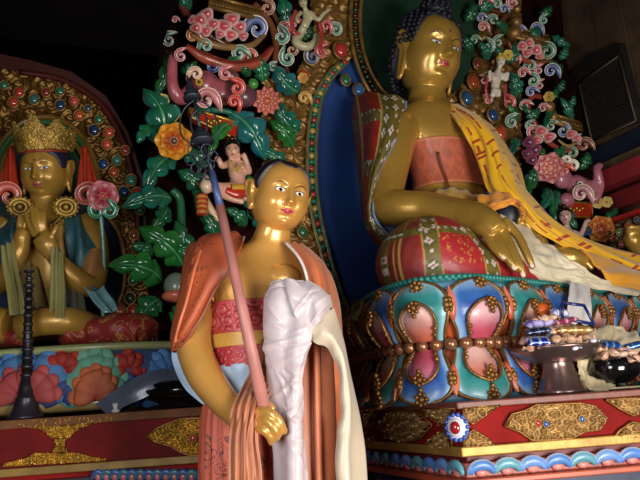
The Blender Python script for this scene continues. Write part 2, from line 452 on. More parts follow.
# legs carrying the board to the floor
for px in (240,575):
    g=G(); q=T(px,322,-.33); g.box(V3((q.x,q.y,q.z/2+.1)),(.06,.03,q.z/2+.1),ax=(AR,AN,ZU)); e=T(px,312,-.22); g.box(V3((e.x,e.y,q.z+.12)),(.05,.125,.04),ax=(AR,AN,ZU)); g.build('post',m_redd,tb,smooth=False)
g=G(); g.prism([T(x,y,-.035) for x,y in NB],-AN*.02); g.build('niche_panel',m_blue,tb,smooth=False)
g=G(); g.prism([T(HC[0]+HC[2]*math.cos(t),HC[1]+HC[3]*math.sin(t),.012) for t in [2*PI*k/64 for k in range(64)]],-AN*.03); g.build('halo_panel',m_hgreen,tb,smooth=False)
# gilt relief
def relief(fmask,x0,x1,y0,y1,st,tf,amp,s,seed,name,parent,m,offb=.0,n=None):
    g=G(); nx=int((x1-x0)/st)+1; ny=int((y1-y0)/st)+1; idx={}
    nn=n
    for j in range(ny):
        for i in range(nx):
            x,y=x0+i*st,y0+j*st
            if fmask(x,y):
                idx[i,j]=len(g.v); g.v.append(tf(x,y)+nn*(offb+amp*spiral_h(x,y,s,seed)))
    g.c=[(1,1,1)]*len(g.v)
    for (i,j),a in idx.items():
        q=(a,idx.get((i,j+1)),idx.get((i+1,j+1)),idx.get((i+1,j)))
        if None not in q: g.f.append(q)
    return g.build(name,m,parent)
def mk(x,y):
    h=((x-HC[0])/(HC[2]-1))**2+((y-HC[1])/(HC[3]-1))**2
    if h<1: return False
    if inside(x,y,NB) and h>1.25: return False
    if x<300-.0*y+8*math.sin(y*.05)-max(0,(70-y))*-.12 and y<75: return False
    return True
relief(mk,262,520,-20,330,1.5,lambda x,y:T(x,y),.035,17,1,'gilt_relief',tb,m_goldc,-.01,AN)
# halo rim and niche rim
def rimtube(pts,r,name,m,parent,c=(1,1,1),res=80):
    g=G(); g.tube([V3(p) for p in pts],r,8,c,res=res); return g.build(name,m,parent)
hp=lambda t,k=1.0,o=.03:T(HC[0]+HC[2]*k*math.cos(t),HC[1]+HC[3]*k*math.sin(t),o)
for k,r in ((1.0,.012),(1.16,.012)):
    rimtube([hp(t,k) for t in [PI*.30+PI*1.5*q/30 for q in range(31)]],r,'halo_rim',m_goldc,tb)
g=G()
for q in range(70):
    t=PI*.35+PI*1.35*q/69; g.ball(hp(t,1.08,.035),(.016,.016,.012),mix(lin('#5a4a2c'),lin('#3c5a44'),q%2),8,6,(AR,ZU,AN))
g.build('halo_beading',m_goldp,tb)
rim=[(345,62),(333,73),(325,85),(318,100),(314.5,118),(312.5,140),(312,165),(313,190),(317,218),(324,248),(335,285),(350,325)]
rp=[V3((x,y,0)) for x,y in rim]
for dx in (-5.2,4.2):
    rimtube([T(p.x+dx,p.y,.03) for p in rp],.008,'niche_rim',m_goldc,tb)
cols=['#a03126','#b88a3c','#2d6a45','#b0482e','#2c5c50']
N_=44
for q in range(N_):
    p=cat(rp,q/(N_-1)*(len(rp)-1)); p2=cat(rp,min(q/(N_-1)*(len(rp)-1)+.05,len(rp)-1)); 
    cc=lin(cols[[0,2,1,2][q%4]])
    g=G(); g.ball(T(p.x-.5,p.y,.035),(.017,.019 if q%2==0 else .013,.015),cc,10,6,(AR,ZU,AN)); g.build('enamel_bead',m_paint,tb)
for dx in (-3.9,3.0):
    rimtube([T(p.x+dx+.5*math.sin(i*9),p.y,.034) for i,p in enumerate(resample(rp,60))],.006,'niche_rim',m_paint,tb,c=lin('#2f7a5c'),res=60)
# gems
def gem(px,py,r,c,parent=tb,tf=T,n=AN,ar=AR,off=.05):
    p=tf(px,py,off); R=r*kpx(p.y)
    g=G(); g.ball(p,(R,R*1.15,R*.7),lin(c),14,8,(ar,ZU,n)); o=g.build('gem',m_gem,parent)
    g=G(); g.tube([p+(ar*math.cos(t)+ZU*math.sin(t)*1.15)*R*1.15-n*R*.1 for t in [2*PI*k/16 for k in range(17)]],R*.24,6); g.build('gem_setting',m_goldc,o)
for a in [(341,50,7.5,'#b3352f'),(313,58,7,'#23406f'),(304,76,6.5,'#c04a26'),(346,80,5,'#2d6b45'),(359,90,6,'#3a6fa0'),(336,28,6,'#2f6b4a'),(328,110,0.1,'#b08a30'),
 (467,98,7.5,'#2e5577'),(474,82,7,'#b0502a'),(493,115,6,'#22457c'),(501,133,7,'#bb4a25'),(484,150,5,'#2b5d50'),(478,64,5,'#7c3020'),(301,200,5,'#b04420'),(303,232,5,'#2d6b45'),(300,262,5,'#b3352f')]:
    if a[2]>1: gem(*a)
# leaves
def leaf(b,t,w,bend=.25,o0=.06,o1=.12,lobes=3,ca=C_LEAF,cb=C_LEAF2,tf=T,parent=tb,curl=.16):
    B=tf(b[0],b[1],o0); E_=tf(t[0],t[1],o1); W=w*kpx(B.y)
    g=leaf_geo(B,E_,W,bend,lobes=lobes,ca=ca,cb=cb,curl=curl); return g.build('leaf',m_leaf,parent,solid=.008,offs=0)
DK=lin('#1d5a38'); TE=lin('#237a68'); GR=lin('#2f7f34'); BT=lin('#2a7d86')
LV=[((162,148),(143,88),20,.35,DK,TE),((157,96),(166,50),8,.2,DK,GR),((176,158),(148,190),13,.3,DK,TE),((172,200),(126,207),13,.25,DK,TE),
((183,266),(141,229),17,.2,C_LEAF,GR),((162,282),(112,266),17,.3,C_LEAF,GR),((188,262),(176,222),11,.1,DK,DK),((228,112),(264,158),19,-.25,C_LEAF2,BT),
((235,124),(212,154),9,.3,C_LEAF,GR),((263,82),(257,55),10,.1,C_LEAF,C_LEAF2),((300,92),(276,68),14,-.2,DK,BT),((299,133),(277,102),13,-.2,DK,TE),
((293,148),(271,122),10,.2,C_LEAF,GR),((287,30),(278,-12),9,.1,DK,TE),((190,10),(176,-6),8,.2,DK,TE),((152,128),(140,140),8,.2,C_LEAF,TE),
((206,168),(186,150),10,.2,DK,DK),((204,195),(180,172),12,.2,DK,DK),((262,230),(240,196),9,.2,DK,TE),((300,262),(325,285),8,.2,DK,TE),
((180,150),(200,160),8,.1,DK,TE),((240,60),(226,72),7,.2,C_LEAF,DK),((350,340),(330,300),10,.2,DK,TE),((160,300),(140,320),14,.2,DK,C_LEAF),
((507,64),(515,42),7,.2,DK,TE),((516,98),(511,73),8,.2,DK,TE),((546,159),(566,145),6,.2,C_LEAF,TE),((539,164),(543,149),5,.1,C_LEAF,GR),
((526,187),(534,168),8,.2,C_LEAF,TE),((572,122),(561,99),5,.1,DK,TE),((557,190),(556,218),8,.15,C_LEAF,TE),((547,188),(541,208),7,-.15,DK,TE),
((566,203),(577,228),7,.2,C_LEAF,TE),((601,224),(617,207),7,.2,DK,C_LEAF),((594,231),(578,240),6,.2,lin('#20456a'),lin('#3a6d9a')),((603,244),(618,255),5,.2,C_LEAF,TE),
((580,170),(588,152),7,.2,DK,C_LEAF),((470,52),(463,38),7,.2,DK,DK),((466,22),(474,2),8,.2,DK,DK),((488,60),(480,44),6,.2,DK,TE),((552,36),(570,46),5,.1,DK,TE),
((500,60),(490,45),6,.2,DK,DK),((480,12),(490,-6),9,.2,DK,TE),((515,122),(508,106),5,.2,GR,DK),((520,140),(514,152),6,.2,DK,TE),((637,240),(630,225),6,.2,DK,TE),
((527,40),(540,24),6,.2,DK,TE),((548,100),(558,88),5,.2,DK,C_LEAF),((505,190),(512,172),6,.2,DK,DK),
((196,262),(168,244),11,.2,DK,DK),((214,240),(204,214),9,.2,DK,DK),((166,206),(154,226),10,-.2,DK,DK),((172,322),(186,300),11,.2,DK,C_LEAF),((246,226),(228,210),8,.2,DK,DK),((286,172),(262,150),9,.2,DK,TE),
((258,120),(244,138),8,.2,DK,TE),((152,256),(134,246),9,.2,DK,DK),((262,196),(248,176),8,-.2,C_LEAF,DK),((212,100),(196,118),7,.2,DK,DK),((180,72),(196,62),6,.2,DK,DK),((250,76),(236,66),6,.2,DK,DK),((300,40),(312,26),7,.2,DK,DK),
((560,76),(550,62),6,.2,DK,DK),((526,118),(540,108),6,.2,DK,DK),((556,112),(546,126),5,.2,DK,DK),((520,98),(530,112),5,.2,DK,DK),((506,34),(496,22),6,.2,DK,DK),((560,60),(566,46),5,.2,DK,TE),((568,108),(574,96),4,.2,DK,TE),((536,180),(528,196),7,.2,C_LEAF,DK),((584,178),(596,190),6,.2,DK,DK),((540,16),(552,6),6,.2,DK,DK),((556,92),(564,80),5,.2,DK,DK)]
for b,t,w,bd,ca,cb in LV: leaf(b,t,w,bd,ca=ca,cb=cb)
# vines
VN=[([(172,190),(180,200),(182,230),(186,262)],.022,'#1d5a38'),([(200,111),(215,110),(232,113),(248,122)],.016,'#2f7a5c'),([(180,4),(196,26),(225,44),(255,58)],.022,'#6d3424'),
([(254,4),(268,20),(276,42),(274,70)],.022,'#7a4526'),([(268,5),(280,28),(282,60)],.015,'#5c3a20'),([(508,14),(499,26),(500,46),(512,62),(524,70)],.018,'#6a4024'),
([(541,97),(532,97),(528,108),(536,126),(548,142),(566,152)],.020,'#9a4030'),([(490,40),(496,60),(490,90),(500,112)],.012,'#5c3a20'),([(515,100),(517,120),(524,145)],.010,'#5c3a20'),
([(478,4),(500,12),(520,8)],.012,'#6a4024'),([(218,235),(232,248),(246,252),(258,246)],.02,'#5fa890'),([(204,198),(212,212),(222,226)],.022,'#d7b08a'),([(184,330),(182,300),(186,270)],.03,'#163a28'),
([(196,180),(198,205),(206,222),(222,232)],.018,'#1d5a38'),([(284,60),(292,85),(296,110)],.010,'#5c3a20')]
for pts,r,c in VN:
    g=G(); g.tube([T(x,y,.07) for x,y in pts],[r*.9]*(len(pts)-1)+[r*.6],10,lin(c),res=24); g.build('vine',m_paint,tb)
# scroll curls
W_=lin('#e3ddc8'); PK='#b8424c'; GN='#2b7a5c'; BL='#24478f'; RD_='#b03a26'; BR='#7a3b26'
CV=[(193,36,9,.5,1,RD_,'#e0b85a'),(206,46,8,2.6,-1,GN,0),(175,20,4,1,1,PK,0),(169,40,8,2,1,'#2c5c50',0),(212,66,8,.6,-1,BL,'#8fa8d0'),(257,29,14,2.4,-1,BL,0),(239,54,9,1,1,GN,0),
(251,57,9,2.4,-1,RD_,'#e0c0a0'),(281,37,9,.4,-1,GN,0),(284,29,7,2,1,RD_,0),(288,58,9,3,1,GN,0),(292,50,7,.4,-1,BR,'#d0b080'),(267,8,9,1,-1,BR,'#d8b890'),(273,67,5,2,1,GN,0),(313,57,9,3,1,'#23406f','#b89038'),
(293,24,8,1,1,PK,'#e09080'),(292,34,7,3,-1,PK,'#e09080'),(322,52,8,2,1,PK,'#e09080'),(326,26,7,0,1,PK,'#e09080'),(336,30,7,1,-1,GN,0),(304,98,7,.5,1,'#b8862c','#e0c060'),
(536,29,7,.4,1,BL,0),(547,52,10,1.4,-1,GN,'#c8b898'),(551,71,8,.4,1,BL,0),(531,66,6,2,-1,GN,0),(523,73,6,.8,1,PK,0),(539,70,5,2,1,PK,0),(533,81,7,.5,-1,GN,0),(540,85,5,2,1,PK,0),(531,92,6,1,1,BL,0),
(483,27,6,.4,1,PK,0),(493,20,6,2,-1,GN,0),(481,18,5,1,1,BL,0),(485,3,7,1,1,PK,0),(497,4,6,2,-1,GN,0),(504,9,5,.4,1,BL,0),(513,3,7,2.4,1,PK,0),(488,47,7,.4,-1,GN,0),(498,42,6,2,1,GN,0),(475,40,5,1,1,GN,0),
(525,106,6,1.2,1,PK,0),(509,103,7,.6,-1,RD_,'#d88878'),(512,122,7,2,1,GN,0),(551,126,6,1.4,1,GN,0),(563,131,8,1,-1,BL,0),(533,133,8,.5,1,PK,0),(530,126,5,2,1,GN,0),(584,145,8,.6,1,BR,'#c09878'),(572,153,7,2,-1,GN,'#c09878'),
(520,30,5,1,1,BL,0),(544,20,5,2,1,GN,0),(516,58,5,0,1,RD_,0),(543,108,5,1,1,PK,0),(484,80,5,1,-1,PK,0),(488,100,5,1,-1,PK,0),(577,140,5,2,1,GN,0)]
for x,y,r,a,cw,c,rm in CV:
    p=T(x,y,.10); g=curl_geo(p,r*kpx(p.y),(CAM-p),a,cw,lin(c),lin(rm) if rm else W_); g.build('scroll_curl',m_paint,tb)
# flowers
def flower(x,y,r,layers,cen,np_,tilt=(0,0,0),parent=tb,tf=T,off=.14,**k):
    p=tf(x,y,off); n=((CAM-p).normalized()+V3(tilt)).normalized()
    g=flower_geo(p,r*kpx(p.y),n,layers,lin(cen),np_,**k); g.build('flower',m_paint,parent)
flower(174,141,19,[(1.05,lin('#c2601c'),lin('#e0a030'),.1),(.75,lin('#b8481c'),lin('#e09a2a'),.2),(.45,lin('#8a3014'),lin('#d07020'),.3)],'#5c3014',7,pointed=.1)
flower(267,101,14,[(1.1,lin('#b03a34'),lin('#e08a78'),.1),(.8,lin('#b84438'),lin('#e89a84'),.25),(.5,lin('#b85040'),lin('#f0b898'),.4)],'#c86a50',11,pointed=1)
flower(550,168,15,[(1.1,lin('#c03c44'),lin('#eaa8a0'),.1),(.75,lin('#c8484c'),lin('#f0bcb0'),.25),(.45,lin('#d06858'),lin('#f4d0c0'),.4)],'#d89a80',7,pointed=1)
flower(601,229,13,[(1.1,lin('#c04a24'),lin('#e8a850'),.2),(.7,lin('#c8542a'),lin('#f0b860'),.4)],'#d8a050',6,pointed=1)
flower(202,185,4,[(1,lin('#b03020'),lin('#d86040'),.2)],'#d07050',6)
for x,y,r,c in ((163,100,6,'#c9a83c'),(172,113,8,'#cfa838'),(598,203,5,'#c8b060'),(607,202,5,'#c8b060'),(532,148,5,'#c0a030'),(303,78,5,'#c08a2c'),(549,97,5,'#b8982c'),(508,55,5,'#c8b040')):
    p=T(x,y,.12); n=(CAM-p).normalized(); g=flower_geo(p,r*kpx(p.y)*1.15,n,[(1,lin(c),mix(lin(c),(1,.9,.5),.3),.1)],lin('#a83420'),6,pointed=0); g.build('rosette',m_paint,tb)
# peony clouds on trough shelves
def peony(pts,name='peony',c0='#c03a44',c1='#f0d0c4'):
    g=G()
    for x,y,r in pts:
        p=T(x,y,.12+.004*r); R=r*kpx(p.y); n=(CAM-p).normalized(); a=n.cross(ZU).normalized(); b=a.cross(n)
        rows=[]
        for i in range(9):
            ph=i/8*PI*.55
            rows.append([p+(a*math.cos(t)+b*math.sin(t)*.85)*(R*math.sin(ph)*(1+.13*math.cos(t*3+x*1.7)))+n*(R*.8*math.cos(ph)) for t in [2*PI*k/20 for k in range(20)]])
        g.grid(rows,lambda i,j:mix(lin(c0),lin(c1),sm(1.5,5.5,i)),closeu=True)
    g.build(name,m_paint,tb)
peony([(200,20,9),(207,14,8),(213,24,8),(196,28,7),(206,31,7),(193,20,6)])
peony([(224,26,9),(232,19,9),(240,27,8),(231,35,8),(220,34,6),(243,36,6)])
peony([(522,46,6),(529,43,6),(536,50,7),(527,53,6),(540,56,5)]); peony([(541,131,7),(549,137,7),(537,140,6)]); peony([(571,134,6),(577,138,5)])
peony([(529,142,7),(535,150,7),(527,154,6),(532,160,6)],c0='#5c2440',c1='#a85c74')
def trough(pts,r,c,c2=None):
    g=G(); g.tube([T(x,y,.10) for x,y in pts],[r*.5]+[r]*(len(pts)-2)+[r*.5],12,lambda i,j: lin(c2) if c2 and 4<j<8 else lin(c),res=30); g.build('scroll_shelf',m_paint,tb)
trough([(190,34),(205,42),(225,47),(250,46),(266,34)],.018,'#8c6a3c')
trough([(186,46),(205,58),(232,66),(258,62),(272,48)],.030,'#7a2a1c','#a85038')
trough([(508,42),(518,56),(534,63),(552,60)],.018,'#9a4a30','#c0a078')
trough([(528,156),(545,158),(562,152),(582,146)],.016,'#9a4030')
trough([(558,140),(568,146),(582,140)],.012,'#a88a50')
def roof(a,b,h,name='gilt_canopy'):
    g=G(); n=int(math.hypot(b[0]-a[0],b[1]-a[1])/3)
    for k in range(n+1):
        x=lerp(a[0],b[0],k/n); y=lerp(a[1],b[1],k/n); 
        g.tube([T(x,y,.11),T(x+1,y-h,.07)],[.014,.010],8)
    g.tube([T(a[0]-2,a[1]+1,.12),T(b[0]+2,b[1]+1,.12)],.014,8); g.tube([T(a[0],a[1]-h,.08),T(b[0],b[1]-h,.08)],.012,8)
    g.build(name,m_goldc,tb)
roof((210,5),(261,19),9); roof((517,36),(548,44),8); roof((555,121),(580,129),6); roof((560,-8),(540,-12),6)
for (x,y,r) in ((517,9,5),(516,22,7),(514,33,9),(549,95,5),(549,107,7),(553,117,6)): g=G(); g.ball(T(x,y,.1),r*kpx(4),(1,1,1),14,10); g.build('gilt_finial',m_goldc,tb)
# red tablets
def tablet(q):
    g=G(); g.prism([T(x,y,.10) for x,y in q],-AN*.05); o=g.build('painted_tablet',mat('tablet_red',col='#b02a16',rough=.35,coat=.4,var=(12,.2)),tb,smooth=False,bevel=.004)
    g=G(); q2=[T(x,y,.105) for x,y in q]; g.tube(q2+[q2[0]],.008,6,lin('#b88a3a')); 
    cx=sum(p[0] for p in q)/4; cy=sum(p[1] for p in q)/4
    for k in range(5): g.ball(T(cx+(k-2)*3,cy+((k%2)-.5)*2,.105),.013,lin('#c8963a'),8,6)
    g.build('tablet_edging',m_goldp,o)
    for c in g.c: pass
tablet([(189,108),(193,118),(236,139),(238,122)]); tablet([(560,201),(562,215),(592,218),(592,203)])
# lion-elephant heads
def blobs(name,items,vox,col,off=.12,label=None,parent=tb,tf=T,m=None):
    g=G()
    for it in items:
        if it[0]=='b': 
            p=tf(it[1],it[2],off+(it[4] if len(it)>4 else 0)); r=it[3]; k=kpx(p.y)
            rr=(r,r,r) if not isinstance(r,tuple) else r
            g.ball(p,(rr[0]*k,rr[1]*k,rr[2]*k),(1,1,1),16,12,(AR,-AN,ZU))
        else:
            pts=[tf(a[0],a[1],off+(a[3] if len(a)>3 else 0)) for a in it[1]]; g.tube(pts,[a[2]*kpx(4 if pts[0].x>1 else 3.4) for a in it[1]],12,res=len(pts)*6)
    o,b,gg=remesh(name,g,vox,m or m_paint,parent,it=3,label=label)
    recolor(o,gg,(lambda p:lin(col)) if isinstance(col,str) else col); return o,b,gg
blobs('elephant_head',[('b',205,84,(17,13,15)),('b',222,92,(16,12,15)),('b',244,96,(15,12,13)),('t',[(192,92,9,.02),(180,98,7,.05),(173,88,6,.07),(172,70,5.5,.08),(173,58,5,.09),(177,53,4,.09)]),('b',232,76,(9,6,6),.04)],.009,
  lambda p: mix(lin('#a5545a'),lin('#6d4450'),sm(-.42,-.36,p.x+.0)))
blobs('elephant_head',[('b',577,186,(14,10,12)),('b',590,190,(9,8,11),.03),('b',562,178,(12,9,12)),('b',567,200,(9,7,8)),('t',[(590,200,6,.03),(596,198,5,.06),(600,186,5,.08),(598,175,5,.09),(597,168,4.5,.09),(601,165,4,.09)])],.011,'#b06a76')
for x,y,r,c in ((199,82,4.5,'#d8b030'),(580,184,3.5,'#e8e0d0')):
    p=T(x,y,.24 if x<300 else .19); g=G(); g.ball(p,r*kpx(p.y),lin(c),12,8); n=(CAM-p).normalized(); g.ball(p+n*r*kpx(p.y)*.7,r*kpx(p.y)*.5,(.01,.01,.01),10,6); g.build('elephant_eye',m_gem,tb)
for x,y,r,a,cw,c,rm in ((206,100,13,.6,1,'#b86468','#e8c0a8'),(196,74,8,2.5,-1,'#d0a080','#ecd8b8'),(237,88,9,1,-1,'#c0301c','#e08060'),(234,102,8,0,1,'#c0301c','#d86048'),(226,74,8,2,1,'#c05a60','#e0a090'),(181,56,7,2.2,1,'#a04848','#e8b8b0'),
   (581,194,10,.4,1,'#b87880','#e6d8b0'),(573,166,7,2.2,-1,'#dcd4bc','#f0e8d0'),(565,170,7,1,1,'#c84830','#e89078'),(567,160,5,2.6,-1,'#e0d8c0','#f0e8d0')):
    p=T(x,y,.26 if x<300 else .2); g=curl_geo(p,r*kpx(p.y),(CAM-p),a,cw,lin(c),lin(rm)); g.build('mane_curl',m_paint,tb)
# small painted figures
def figurine(torso,head,arms,legs,skin='#cf9a80',hair='#1a120e',vox=.008,cloth=None,off=.14,dress=None,hn=(0,0,0)):
    it=[('t',[(x,y,r,0) for x,y,r in torso])]
    for a in arms+legs: it.append(('t',[(*q[:3],q[3] if len(q)>3 else .02) for q in a]))
    hx,hy,hr=head; it+= [('b',hx,hy,(hr*.86,hr*.9,hr*1.1),.03),('t',[(torso[0][0],torso[0][1],torso[0][2]*.6,.01),(hx,hy,hr*.4,.02)])]
    p=T(hx,hy,off+.03); k=kpx(p.y)
    o,b,gg=blobs('figure_body',it,vox,skin,off=off,m=m_skin)
    n=((CAM-p).normalized()+V3(hn)).normalized(); a=ZU.cross(n).normalized(); z=n.cross(a); 
    g=G()   # face
    g.ball(p+n*hr*k*.9-z*hr*k*.15,(hr*k*.14,hr*k*.2,hr*k*.28),lin(skin),8,6,(a,n,z)); g.build('nose',m_skin,o)
    g=G()
    for s in(-1,1): g.ball(p+n*hr*k*.84+a*s*hr*k*.36+z*hr*k*.12,(hr*k*.17,hr*k*.06,hr*k*.06),(.02,.015,.01),8,6,(a,n,z)); g.tube([p+n*hr*k*.86+a*s*hr*k*q[0]+z*hr*k*q[1] for q in ((.16,.3),(.36,.38),(.58,.28))],hr*k*.03,5,(.03,.015,.01))
    g.build('eyes',m_paint,o)
    g=G(); g.ball(p+n*hr*k*.86-z*hr*k*.52,(hr*k*.2,hr*k*.08,hr*k*.09),lin('#b03030'),8,6,(a,n,z)); g.build('lips',m_paint,o)
    g=G(); g.ball(p-n*hr*k*.28+z*hr*k*.34,(hr*k*.96,hr*k*.9,hr*k*1.0),lin(hair),14,10,(a,n,z)); g.ball(p-n*hr*k*.2+z*hr*k*1.35,hr*k*.35,lin(hair),10,8); g.build('hair',m_paint,o)
    for c,q in (cloth or []):
        g=G(); g.tube([T(x,y,off+.05+(z_ if z_ else 0)) for x,y,r,z_ in q],[r*k for x,y,r,z_ in q],12,lin(c),flat=(AN,.5),res=len(q)*6); g.build('drapery',m_paint,o)
    return o
figurine([(236,161,7),(236,170,8.5),(238,180,7.5),(236,187,8)],(232.5,150,9),[[(243,164,4),(249,172,3.5),(247,164,3,.05),(244,156,3,.06),(242,154,3.2,.06)],[(230,163,4),(222,166,3.2,.04),(219,160,2.8,.05),(216,157,3,.06)]],
  [[(236,188,6),(222,188,5.5,.05),(214,187,5,.06),(226,196,4,.04),(236,200,3.4,.04),(244,202,3,.05)],[(240,188,6),(248,194,5,.04),(244,200,4)]],cloth=[('#c22c18',[(226,190,3,.02),(238,193,6,.02),(248,188,4,.02),(246,196,5,.02)]),('#c8a038',[(231,160,1.2,.03),(235,172,1.2,.05),(242,163,1.2,.03)]),('#c8962c',[(232,187,3,.03),(244,187,3,.03)])])
figurine([(567,229,6),(566,236,7),(566,246,6.5),(566,256,6)],(565,216,7.5),[[(573,232,4),(579,236,3.4,.03),(583,230,3,.04),(586,222,2.6,.05),(590,220,2.6,.05)],[(560,232,4),(556,240,3.4,.03),(560,247,3,.04)]],[[(566,256,6),(560,264,5,.02)]],skin='#d0a89a',vox=.010)
figurine([(498,73,5),(496,80,5.5),(495,88,5),(495,92,4.5)],(501,61,5.5),[[(503,74,3),(506,80,2.4,.03),(508,72,2.2,.04)],[(493,74,3),(489,80,2.4,.03),(490,70,2.2,.04)]],[[(495,90,4.5),(492,97,3,.02)],[(497,90,4),(499,97,3,.02)]],skin='#d8ccb8',hair='#c0a838',vox=.008,cloth=[('#b84050',[(488,78,1.5,.03),(486,90,1.5,.02),(490,104,1.3,.0)]),('#b84050',[(506,84,1.5,.03),(505,98,1.5,.02),(507,108,1.3,.0)])])
figurine([(306,12,5),(307,19,5.5),(304,27,5)],(303,2,6),[[(310,12,3),(318,20,2.6,.04),(323,14,2.6,.05),(330,9,2.2,.05)],[(301,12,3),(296,18,2.6,.04),(299,23,2.4,.05)]],[[(304,27,5),(300,34,5,.0),(296,42,5,.0),(306,47,5,.01),(315,42,4.5,.01),(316,34,3.5,.0)]],skin='#b8b088',hair='#5a2a1c',cloth=[('#b04440',[(296,10,2,.03),(292,22,2.5,.04),(294,32,2.5,.04),(300,34,1.5,.04)]),('#a83c34',[(319,22,2,.04),(322,34,2.5,.03),(320,48,2.5,.03),(325,56,1.5,.03)])])
# little pale mask and arm under the staff head, conch by the shoulder
g=G(); p=T(207,186,.16); n=(CAM-p).normalized(); g.tube([T(206,176,.15),T(206,186,.18),T(208,192,.17)],[.012,.03,.02],12,lin('#d8b898'),res=10); g.build('pale_petal',m_paint,tb)
g=G(); g.tube([T(202,196,.1),T(202,215,.12)],[.03,.026],12,lambda i,j:lin('#a83a24') if i%4<2 else lin('#c8883c'),res=16); g.build('banded_stem',m_paint,tb)
p=T(176,286,.15); g=G(); g.ball(p,(.055,.05,.06),lin('#6a7a68'),16,12); g.ball(p-ZU*.045+V3((0,-.01,0)),(.062,.055,.028),lin('#c86a50'),16,8); g.build('lotus_bud',m_paint,tb)
p=T(253,84,.14); g=G(); g.ball(p,.028,lin('#4a9a3a'),12,10); g.build('fruit',m_leaf,tb)
# ------------------------------------------------------------------ heads
def axes(yaw,pitch=0,roll=0):
    cy,sy=math.cos(yaw),math.sin(yaw); f_=V3((sy,-cy,0)); x_=V3((cy,sy,0)); z_=V3((0,0,1))
    cp,sp=math.cos(pitch),math.sin(pitch); f2=f_*cp-z_*sp; z2=z_*cp+f_*sp
    cr,sr=math.cos(roll),math.sin(roll); return x_*cr-z2*sr,f2,z2*cr+x_*sr
def ga(x,s): return math.exp(-(x/s)**2)
def face_y(x,z,o):
    """extra relief towards the front, in head half-widths"""
    d=0
    # brow / eye sockets / nose
    ex=o.get('ex',.38)
    for s in(-1,1):
        d-=.13*ga(x-s*ex*.92,.20)*ga(z-.10,.15)
        d+=.055*ga(x-s*ex,.15)*ga(z-.045,.085)        # lids
        d+=.045*ga(x-s*ex,.24)*ga(z-.30-.10*ga(x-s*ex,.2),.07)
        d+=.07*ga(x-s*.52,.26)*ga(z+.42,.26)          # cheeks
        d+=.07*ga(x-s*.115,.065)*ga(z+.37,.07)        # nostril wings
        d-=.035*ga(x-s*.24,.08)*ga(z+.66,.09)
    nz=max(0,min(1,(.26-z)/.64))
    if z>-.52: d+=(.09+.25*nz**1.3)*ga(x,.085+.05*nz)*sm(-.50,-.38,z)*(1-sm(.12,.34,z)*.7)
    d+=.11*ga(x,.19)*ga(z+.62,.055)*(1-.25*ga(x,.03)); d+=.10*ga(x,.15)*ga(z+.735,.055)
    d-=.03*ga(x,.22)*ga(z+.675,.016)
    d-=.05*ga(x,.22)*ga(z+.86,.06)
    d+=.12*ga(x,.26)*ga(z+1.06,.16)
    return d
def head_pt(th,ph,o,k=1.0):
    jn=o.get('jaw',2.6); H=1.32; s=math.sin(ph); cz=abs(s)
    if s<0: w=(1-cz**jn)**(1/jn); z=s*H*o.get('chin',1.0)
    else: w=(1-cz**2.5)**(1/2.5); z=s*H*o.get('crown',1.0)
    n=2.35; sx,sy=math.sin(th),math.cos(th)
    q=(abs(sx)**n+abs(sy)**n)**(-1/n)
    x=sx*q*w; y=sy*q*w
    wid=1+(.05*ga(s+.35,.3)); x*=wid*(1-.10*sm(.2,1,-s)); 
    y*= (1.02 if sy>0 else 1.12)
    if sy>0: y-= .10*sm(0,.9,-s)*w*sy*.6
    P_=V3((x,y,z))*k
    if sy>0 and k==1.0: P_.y+=face_y(x,z,o)*sm(.15,.55,sy)
    elif sy>0: P_.y+=face_y(x,z,o)*sm(.15,.55,sy)*.25
    return P_
def head_geo(c,ax,W,o,nu=128,nv=110):
    X,F,Z=ax; rows=[]
    for i in range(1,nv):
        ph=-PI/2+PI*i/nv
        r=[]
        for j in range(nu):
            p=head_pt(2*PI*j/nu,ph,o); r.append(c+X*(p.x*W)+F*(p.y*W)+Z*(p.z*W))
        rows.append(r)
    g=G(); g.rings(rows); return g
def ear_geo(g,c,ax,W,s,L=.75,z0=.25,out=1.04,flare=.16,lobe=.2):
    """s side; outer rim loop, inner plate, long lobe"""
    X,F,Z=ax
    def q(y,z,o=0): return c+X*(s*(out+o)*W)+F*(y*W)+Z*(z*W)
    rim=[q(.02,z0-.12,0),q(-.02,z0+.12,.05),q(-.12,z0+.26,flare*.8),q(-.30,z0+.26,flare*1.3),q(-.36,z0+.02,flare*1.3),q(-.30,z0-.25,flare*.9),q(-.22,z0-.45,flare*.6),q(-.16,z0-L,flare*.45),q(-.10,z0-L-lobe*.6,.08),q(-.02,z0-L,.04),q(-.02,z0-.45,.02),q(.02,z0-.2,0)]
    g.tube(rim,W*.085,10,res=60)
    g.tube([q(-.15,z0+.20,flare*.75),q(-.19,z0-.1,flare*.75),q(-.13,z0-.45,flare*.4),q(-.08,z0-L*.9,flare*.25)],[W*.20,W*.22,W*.15,W*.09],12,flat=(X,.40),res=20)
    g.tube([q(-.02,z0,.05),q(-.10,z0-.22,.10),q(-.14,z0-.02,.12)],W*.045,8,res=12)
def hair_shell(c,ax,W,o,line,k=1.045,nu=128,nv=40,col=(.01,.01,.012),name='hair',m=None,parent=None):
    X,F,Z=ax; rows=[]
    for i in range(nv+1):
        r=[]
        for j in range(nu):
            th=2*PI*j/nu; t=th if th<PI else th-2*PI
            ph0=line(abs(t)); ph=lerp(ph0,PI/2-.001,i/nv); kk=lerp(1.0,k(abs(t)) if callable(k) else k,sm(0,.10,i/nv))
            p=head_pt(th,ph,o,kk) if i else head_pt(th,ph,o,.985)
            r.append(c+X*(p.x*W)+F*(p.y*W)+Z*(p.z*W))
        rows.append(r)
    g=G(); g.rings(rows,col,cap=True); return g.build(name,m or m_paint,parent)
